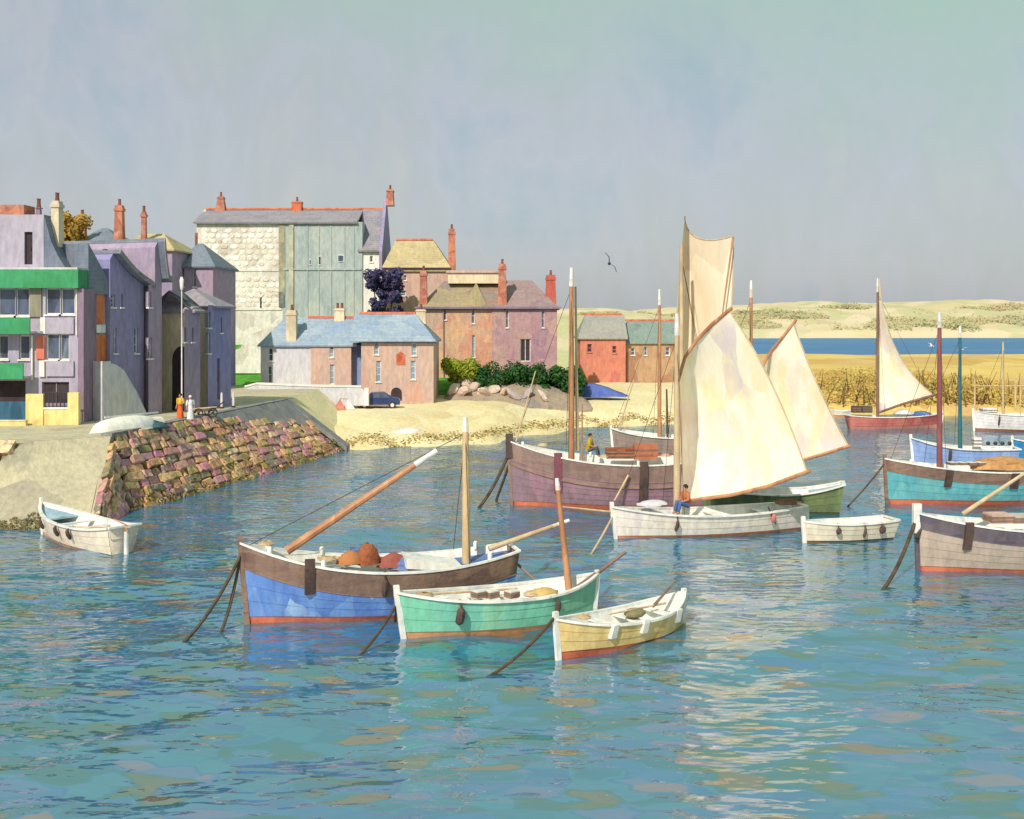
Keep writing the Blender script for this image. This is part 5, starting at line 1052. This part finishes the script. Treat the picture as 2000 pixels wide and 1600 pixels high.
# blue car by the cottage
def car(loc, rz, label):
    root = empty('parked_car', loc, rz, label, 'car'); m = mat('navy_car_paint', [(46, 58, 104), (58, 72, 122)], 1, rough=.3, bump=0, spec=.5)
    prof = [(-1.9, .35), (-1.95, .75), (-1.75, .95), (-1.0, 1.0), (-.55, 1.42), (.55, 1.46), (1.25, 1.0), (1.8, .92), (1.95, .7), (1.92, .35)]
    rr = []
    for y, k in ((-.8, .94), (-.76, 1), (0, 1.02), (.76, 1), (.8, .94)): rr.append([(x*k, y*(1 if z < 1.01 else .82), .35+(z-.35)*k) for x, z in prof])
    MB().loft(rr).build('body', m, root)
    gl = MB(); gl.add([(-.93, -.785, 1.01), (1.1, -.785, 1.01), (.5, -.68, 1.4), (-.52, -.68, 1.38)], [(0, 1, 2, 3)]); gl.add([(-.93, .785, 1.01), (1.1, .785, 1.01), (.5, .68, 1.4), (-.52, .68, 1.38)], [(3, 2, 1, 0)])
    gl.build('side_windows', M_glass, root); gl2 = MB().add([(1.24, -.66, 1.03), (1.24, .66, 1.03), (.6, .58, 1.44), (.6, -.58, 1.44)], [(0, 1, 2, 3)]); gl2.build('windscreen', M_glass, root)
    for x in (-1.2, 1.25):
        for y in (-.8, .8):
            w_ = MB().tube([(x, y-.1, .33), (x, y-.09, .33), (x, y+.09, .33), (x, y+.1, .33)], [.28, .33, .33, .28], 16).build('wheel', M_iron, root); MB().tube([(x, y-.12, .33), (x, y+.12, .33)], .17, 10).build('rim', M_post, w_)
    for y in (-.55, .55): MB().ball((1.9, y, .72), .12, 8, 6, .6, 1.2, .8).build('headlight', M_white, root, True)
    for y in (-.55, .55): MB().box(-1.99, -1.9, y-.12, y+.12, .7, .85).build('tail_light', M_red, root)
g = P(738, 784, 101.5); car((g.x, g.y, beach_z(g.x, g.y)-.05), R(8), 'small navy blue car parked between the white wall and the cottage door')
# red and white beach shelter
g = G(672, 808, 1.6); bt = empty('beach_shelter', (g.x, g.y, beach_z(g.x, g.y)), R(20), 'small red and white cloth shelter on the sand', 'shelter')
MB().add([(-.9, -.6, 0), (.0, -.7, 0), (-.35, 0, .95), (-.8, .6, 0), (0, .7, 0)], [(0, 1, 2), (0, 2, 3), (1, 4, 2), (3, 2, 4), (0, 3, 4, 1)]).build('red_panel', M_red, bt)
MB().add([(.04, -.6, 0), (.9, -.5, 0), (.35, 0, .9), (.05, .6, 0), (.85, .5, 0)], [(0, 1, 2), (0, 2, 3), (1, 4, 2), (3, 2, 4), (0, 3, 4, 1)]).build('white_panel', M_white, bt)
MB().tube([(-.35, 0, .93), (.35, 0, .88)], .03, 6).build('ridge_pole', M_wood, bt)
# blue draped shape standing in for the shadow on the sand beyond the hedge
bt = empty('shadow_drape', G(1175, 775, 2.0), 0, 'blue draped shape added for the shadow on the sand beyond the hedge', 'tarpaulin'); rr_ = random.Random(5)
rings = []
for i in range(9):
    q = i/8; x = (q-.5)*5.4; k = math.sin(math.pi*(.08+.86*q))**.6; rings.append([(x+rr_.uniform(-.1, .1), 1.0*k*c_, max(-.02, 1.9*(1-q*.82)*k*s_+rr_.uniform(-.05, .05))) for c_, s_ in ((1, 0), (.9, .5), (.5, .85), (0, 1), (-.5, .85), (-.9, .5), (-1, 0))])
MB().loft(rings).build('cover', mat('shadow_blue_cover', [(74, 92, 170), (94, 112, 190), (84, 100, 160)], 1), bt, True); MB().tube([r[3] for r in rings], .04, 6).build('lashing', M_rope, bt)
# ================================================================== PLANTS AND ROCKS
def leaf_mass(n, size, fn, rs):
    mb = MB()
    for _ in range(n):
        c, d = fn(rs); t = Vector((rs.gauss(0, 1), rs.gauss(0, 1), rs.gauss(0, .7))).normalized(); nn = (d+t*.7).normalized(); a = nn.cross(Vector((rs.gauss(0, 1), rs.gauss(0, 1), rs.gauss(0, 1)))).normalized(); b_ = nn.cross(a); s_ = size*rs.uniform(.6, 1.5)
        mb.add([c-a*s_, c-b_*s_*.5+nn*s_*.1, c+a*s_, c+b_*s_*.5+nn*s_*.1], [(0, 1, 2, 3)])
    return mb
def clumps(rs, k, box):
    (x0, x1), (y0, y1), (z0, z1) = box; return [(Vector((rs.uniform(x0, x1), rs.uniform(y0, y1), rs.uniform(z0, z1))), rs.uniform(.5, 1.0)) for _ in range(k)]
def in_clumps(cl, rad):
    def f(rs):
        c, r = rs.choice(cl); d = Vector((rs.gauss(0, 1), rs.gauss(0, 1), rs.gauss(0, 1))).normalized(); return c+d*rad*r*rs.uniform(.55, 1.05), d
    return f
M_leafG = mat('hedge_leaf', [(46, 92, 44), (62, 110, 48), (36, 80, 50), (86, 128, 48)], 1.2, rough=.7, bump=0, trans=.25)
M_leafY = mat('lime_leaf', [(150, 164, 50), (176, 184, 66), (110, 140, 46)], 1.5, rough=.7, bump=0, trans=.3)
M_leafD = mat('shadow_leaf', [(66, 70, 112), (84, 80, 124), (74, 62, 98), (92, 104, 156)], 1.2, rough=.7, bump=0, trans=.2)
M_leafO = mat('golden_leaf', [(180, 142, 60), (200, 164, 76), (162, 126, 56)], 1.2, rough=.7, bump=0, trans=.3)
M_bark = mat('bark', [(92, 74, 62), (110, 90, 74)], 2)
def bush(name, label, cat, box, k, n, size, rad, m, seed, trunk=None, base=None):
    rs = random.Random(seed); (x0, x1), (y0, y1), (z0, z1) = box; c = Vector(((x0+x1)/2, (y0+y1)/2, base if base is not None else z0)); root = empty(name, c, 0, label, cat)
    cl = clumps(rs, k, box); cl = [(p-c, r) for p, r in cl]; leaf_mass(n, size, in_clumps(cl, rad), rs).build('crown', m, root)
    mb = MB(); tz = (z0+z1)/2-c.z
    if trunk: mb.tube([(0, 0, -.3), (.1, 0, tz*.5), (0, .1, tz)], [trunk, trunk*.8, trunk*.5], 8)
    mb.build('trunk', M_bark, root) if trunk else None
    for i, (p, r) in enumerate(cl[:6]): MB().tube([(p.x*.25, p.y*.25, (tz*.4 if trunk else -.1)), p*.6+Vector((0, 0, .1)), p], [(trunk or .08)*.5, (trunk or .08)*.35, .02], 6).build('branch', M_bark, root)
    return root
bush('hedge', 'lime green sunlit bush at the left end of the hedge', 'bush', ((P(872, 0, 112).x, P(935, 0, 112).x), (111, 114), (4.0, 5.4)), 26, 3800, .17, 1.0, M_leafY, 1)
bush('hedge', 'dark green hedge below the plum end of the stone house', 'hedge', ((P(935, 0, 113).x, P(1062, 0, 113).x), (110.6, 114.0), (2.9, 4.9)), 56, 8500, .17, 1.0, M_leafG, 2)
bush('hedge', 'dark green bush at the right end of the hedge by the tall mast', 'bush', ((P(1068, 0, 113).x, P(1135, 0, 113).x), (111, 115), (2.6, 4.6)), 34, 5000, .17, 1.0, M_leafG, 3)
bush('shadow_tree', 'tree with shadow violet leaves right of the large white house', 'tree', ((P(718, 0, 121).x, P(778, 0, 121).x), (121, 124), (8.6, 14.8)), 60, 9000, .17, .75, M_leafD, 4, .22, 7.0)  # violet leaves put the shadow beside the house into their colour
bush('golden_tree', 'golden leaved tree rising behind the roofs of the quay row', 'tree', ((P(124, 0, 88).x, P(156, 0, 88).x), (86, 89), (14.8, 17.5)), 34, 6000, .17, .95, M_leafO, 5, .25, 3.6)
M_rock = stone_mat('bank_rock', [(208, 182, 164), (180, 158, 148), (218, 194, 178), (160, 150, 156), (200, 172, 152)])
rs = random.Random(12); RV = []
for i in range(5):
    bm = bmesh.new(); bmesh.ops.create_icosphere(bm, subdivisions=2, radius=.5)
    for v in bm.verts: n_ = noise.noise(v.co*2.4+Vector((i*7, 0, 0))); v.co *= 1+.5*n_; v.co = Vector((round(v.co.x*5)/5*.45+v.co.x*.55, v.co.y, round(v.co.z*4)/4*.45+v.co.z*.55))
    me = bpy.data.meshes.new('rock'); bm.to_mesh(me); bm.free(); me.materials.append(M_rock); RV.append(me)
spots = [(885, 760, 26, 20), (905, 764, 30, 24), (925, 757, 24, 22), (945, 768, 30, 24), (985, 766, 24, 18), (1003, 772, 30, 20), (1030, 770, 26, 18), (1062, 774, 24, 16), (965, 760, 24, 18), (912, 748, 20, 16)]
ORD = ['first', 'second', 'third', 'fourth', 'fifth', 'sixth', 'seventh', 'eighth', 'ninth', 'tenth']; spots.sort()
for i, (x, y, w_, h_) in enumerate(spots):
    D = 108+(776-y)*.12; p = P(x, y, D); o = bpy.data.objects.new('boulder', RV[i % 5]); C.objects.link(o); o.location = (p.x, p.y, p.z); o.scale = (w_*D/F*1.25, 1.1, h_*D/F*.72); o.rotation_euler = (rs.uniform(-.3, .3), rs.uniform(.2, .8), rs.uniform(0, 6))
    tag(o, 'pale pink boulder on the bank below the hedge, '+ORD[i]+' from the left', 'boulder', 'boulders on the bank below the hedge', 'thing')
# bank of earth the hedge grows on
mb = MB(); xs = [P(866, 0, 112).x+i*(P(1150, 0, 112).x-P(866, 0, 112).x)/24 for i in range(25)]; tpr = lambda x: max(0, min(1, (xs[-1]-x)/4.5))**.7*max(.0, min(1, (x-xs[0]+.3)/1.5)); rr = [[(x, 106.8+.5*nse(x, 1)+1.5*(1-tpr(x)), 1.6), (x, 109, 1.7+(.8+.3*nse(x*.6, 2))*tpr(x)), (x, 111.5, 1.7+(1.8+.3*nse(x*.6, 5))*tpr(x)), (x, 118, 1.7+2.0*tpr(x)), (x, 118, .5), (x, 106.8, .5)] for x in xs]
tag(mb.loft(rr).build('bank', mat('bank_earth', [(150, 134, 120), (170, 152, 132), (140, 130, 128)], .8, bump=.5)), kind='structure')
# scrub on the sandbank and on the dunes: masses nobody could count
rs = random.Random(21)
def scrub(rs):
    x = rs.choice((rs.gauss(44, 8), rs.gauss(44, 8), rs.uniform(34, 100))); y = rs.uniform(119, 135) if x < 60 else rs.uniform(118, 128); z = bank_z(x, y); hh = 2.2*(.6+.4*nse(x*.4, y*.4))*math.exp(-((x-44)/14)**2)+.5
    return Vector((x, y, z+rs.uniform(0, 1)**1.3*hh)), Vector((0, -.5, .8))
tag(leaf_mass(9000, .22, scrub, rs).build('scrub', mat('scrub_leaf', [(206, 180, 88), (190, 152, 90), (216, 196, 104), (172, 140, 88), (180, 176, 90)], .5, bump=0, trans=.25)), 'ochre scrub covering the near edge of the sandbank', 'scrub', kind='stuff')
def stems(rs):
    mb = MB()
    for _ in range(90):
        x = rs.gauss(44, 7); y = rs.uniform(118.5, 124); z = bank_z(x, y); h = rs.uniform(1.4, 3.6); dx = rs.gauss(0, .6); mb.tube([(x, y, z-.1), (x+dx*.4, y, z+h*.5), (x+dx, y, z+h)], [.07, .05, .02], 4, False)
    return mb
tag(stems(rs).build('scrub_stems', mat('scrub_stem', [(96, 70, 54), (120, 92, 66)], 1)), 'thin dark stems standing in the sandbank scrub', 'scrub', kind='stuff')
def dunescrub(rs):
    x = rs.uniform(-120, 330); y = 559+rs.uniform(0, 1)**.8*75
    for _ in range(6):
        if nse(x*.03, y*.03, 4) > .02: break
        x = rs.uniform(-120, 330); y = 559+rs.uniform(0, 1)**.8*75
    return Vector((x, y, dune_z(x, y)+rs.uniform(0, 2.6)*max(.2, .5+nse(x*.08, y*.08)))), Vector((0, -.5, .8))
tag(leaf_mass(20000, .8, dunescrub, rs).build('dune_scrub', mat('dune_scrub_leaf', [(176, 176, 134), (190, 186, 142), (202, 190, 154), (170, 170, 138)], .08, bump=0, trans=.25)), 'pale green scrub spread over the far dunes', 'scrub', kind='stuff')  # leaf colours paled to carry the haze over the dunes
def weed(rs):
    x = rs.uniform(-13, 24); y = interp(x, SHORE)+rs.gauss(1.6, .7)+2*nse(x*.4, 8); return Vector((x, y, beach_z(x, y)+.03)), Vector((0, 0, 1))
tag(leaf_mass(2600, .12, weed, rs).build('seaweed', M_weed), 'olive and brown seaweed along the tideline', 'seaweed', kind='stuff')
def moss(rs):
    t = rs.uniform(0, 1); v = rs.uniform(.0, .6)*max(.12, min(1, .3+1.6*nse(t*9, 3))); p = wall_point(t, v); return p+Vector((.32, -.05, .22)), Vector((.75, -.1, .6))
tag(leaf_mass(700, .12, moss, rs).build('wall_weed', mat('wall_weed_leaf', [(96, 98, 44), (116, 112, 52), (140, 116, 60), (84, 84, 50)], 1.5)), 'olive weed clinging to the harbour wall stones', 'seaweed', kind='stuff')
def slipweed(rs):
    u = rs.uniform(0, 1); v = 1-.30*rs.uniform(0, 1)**1.6*(.6+.8*abs(nse(u*7, 2))); p = Vector(slip(u, min(v, .995))); return p+Vector((0, -.03, .04)), Vector((0, -.5, .7))
tag(leaf_mass(2600, .09, slipweed, rs).build('slipway_weed', mat('slip_weed_leaf', [(112, 108, 74), (136, 124, 84), (98, 98, 70), (150, 134, 96)], 1.5)), 'dull olive weed along the waterline of the slipway', 'seaweed', kind='stuff')
# fence on the sandbank at the right
fr = empty('post_fence', (62, 118.0, bank_z(62, 118)), 0, 'thin pale post and rail fence on the sandbank at the right', 'fence')
for i in range(9): MB().tube([(-14+i*4.2, 0, -.3), (-14+i*4.2, 0, 3.4)], [.1, .08], 6).build('post', M_palewood, fr)
MB().tube([(-14.2, 0, 2.6), (20, 0, 2.6)], .06, 6).build('rail', M_palewood, fr)
# ================================================================== BIRDS
def bird(px, py, D, span, label, m, flap=.35, rz=0.0, rx=0.0):
    o = empty('gull', P(px, py, D), rz, label, 'bird'); o.rotation_euler = (rx, 0, rz); s_ = span/2
    MB().loft([[Vector((.28*span*x, r*span*math.cos(6.283*k/8), r*span*math.sin(6.283*k/8))) for k in range(8)] for x, r in ((-1, .01), (-.6, .05), (0, .075), (.5, .06), (.8, .045), (1.0, .035), (1.12, .008))]).build('body', m, o, True)
    for sd in (1, -1):
        pr = [(.12, .02, 0), (.02, .5, flap*.55), (-.16, 1.0, flap*.35)]; bk = [(-.12, .02, 0), (-.14, .5, flap*.5), (-.2, 1.0, flap*.33)]
        mb = MB(); v = [(x*span, y*s_*sd, z*s_) for x, y, z in pr]+[(x*span, y*s_*sd, z*s_) for x, y, z in bk]; v += [(x, y, z+.02*span) for x, y, z in v]
        mb.add(v, [(0, 1, 4, 3), (1, 2, 5, 4), (6, 9, 10, 7), (7, 10, 11, 8), (0, 6, 7, 1), (1, 7, 8, 2), (3, 4, 10, 9), (4, 5, 11, 10), (2, 8, 11, 5), (0, 3, 9, 6)]).build('wing', m, o)
    MB().add([(-.26*span, .03*span, 0), (-.26*span, -.03*span, 0), (-.42*span, -.07*span, 0), (-.42*span, .07*span, 0), (-.3*span, 0, .02*span)], [(0, 1, 4), (1, 2, 4), (2, 3, 4), (3, 0, 4), (0, 3, 2, 1)]).build('tail', m, o)
bird(1190, 515, 60, 1.2, 'dark bird flying in the sky left of the tall sail', mat('dark_feathers', [(70, 84, 92), (84, 98, 104)], 3), .5, R(80), R(60))
bird(1820, 676, 90, .7, 'white gull flying left of the two masts over the blue channel', M_white, .7, R(20), R(25)); bird(1881, 683, 90, .7, 'white gull flying just right of the teal mast', M_white, .6, R(60), R(-20))
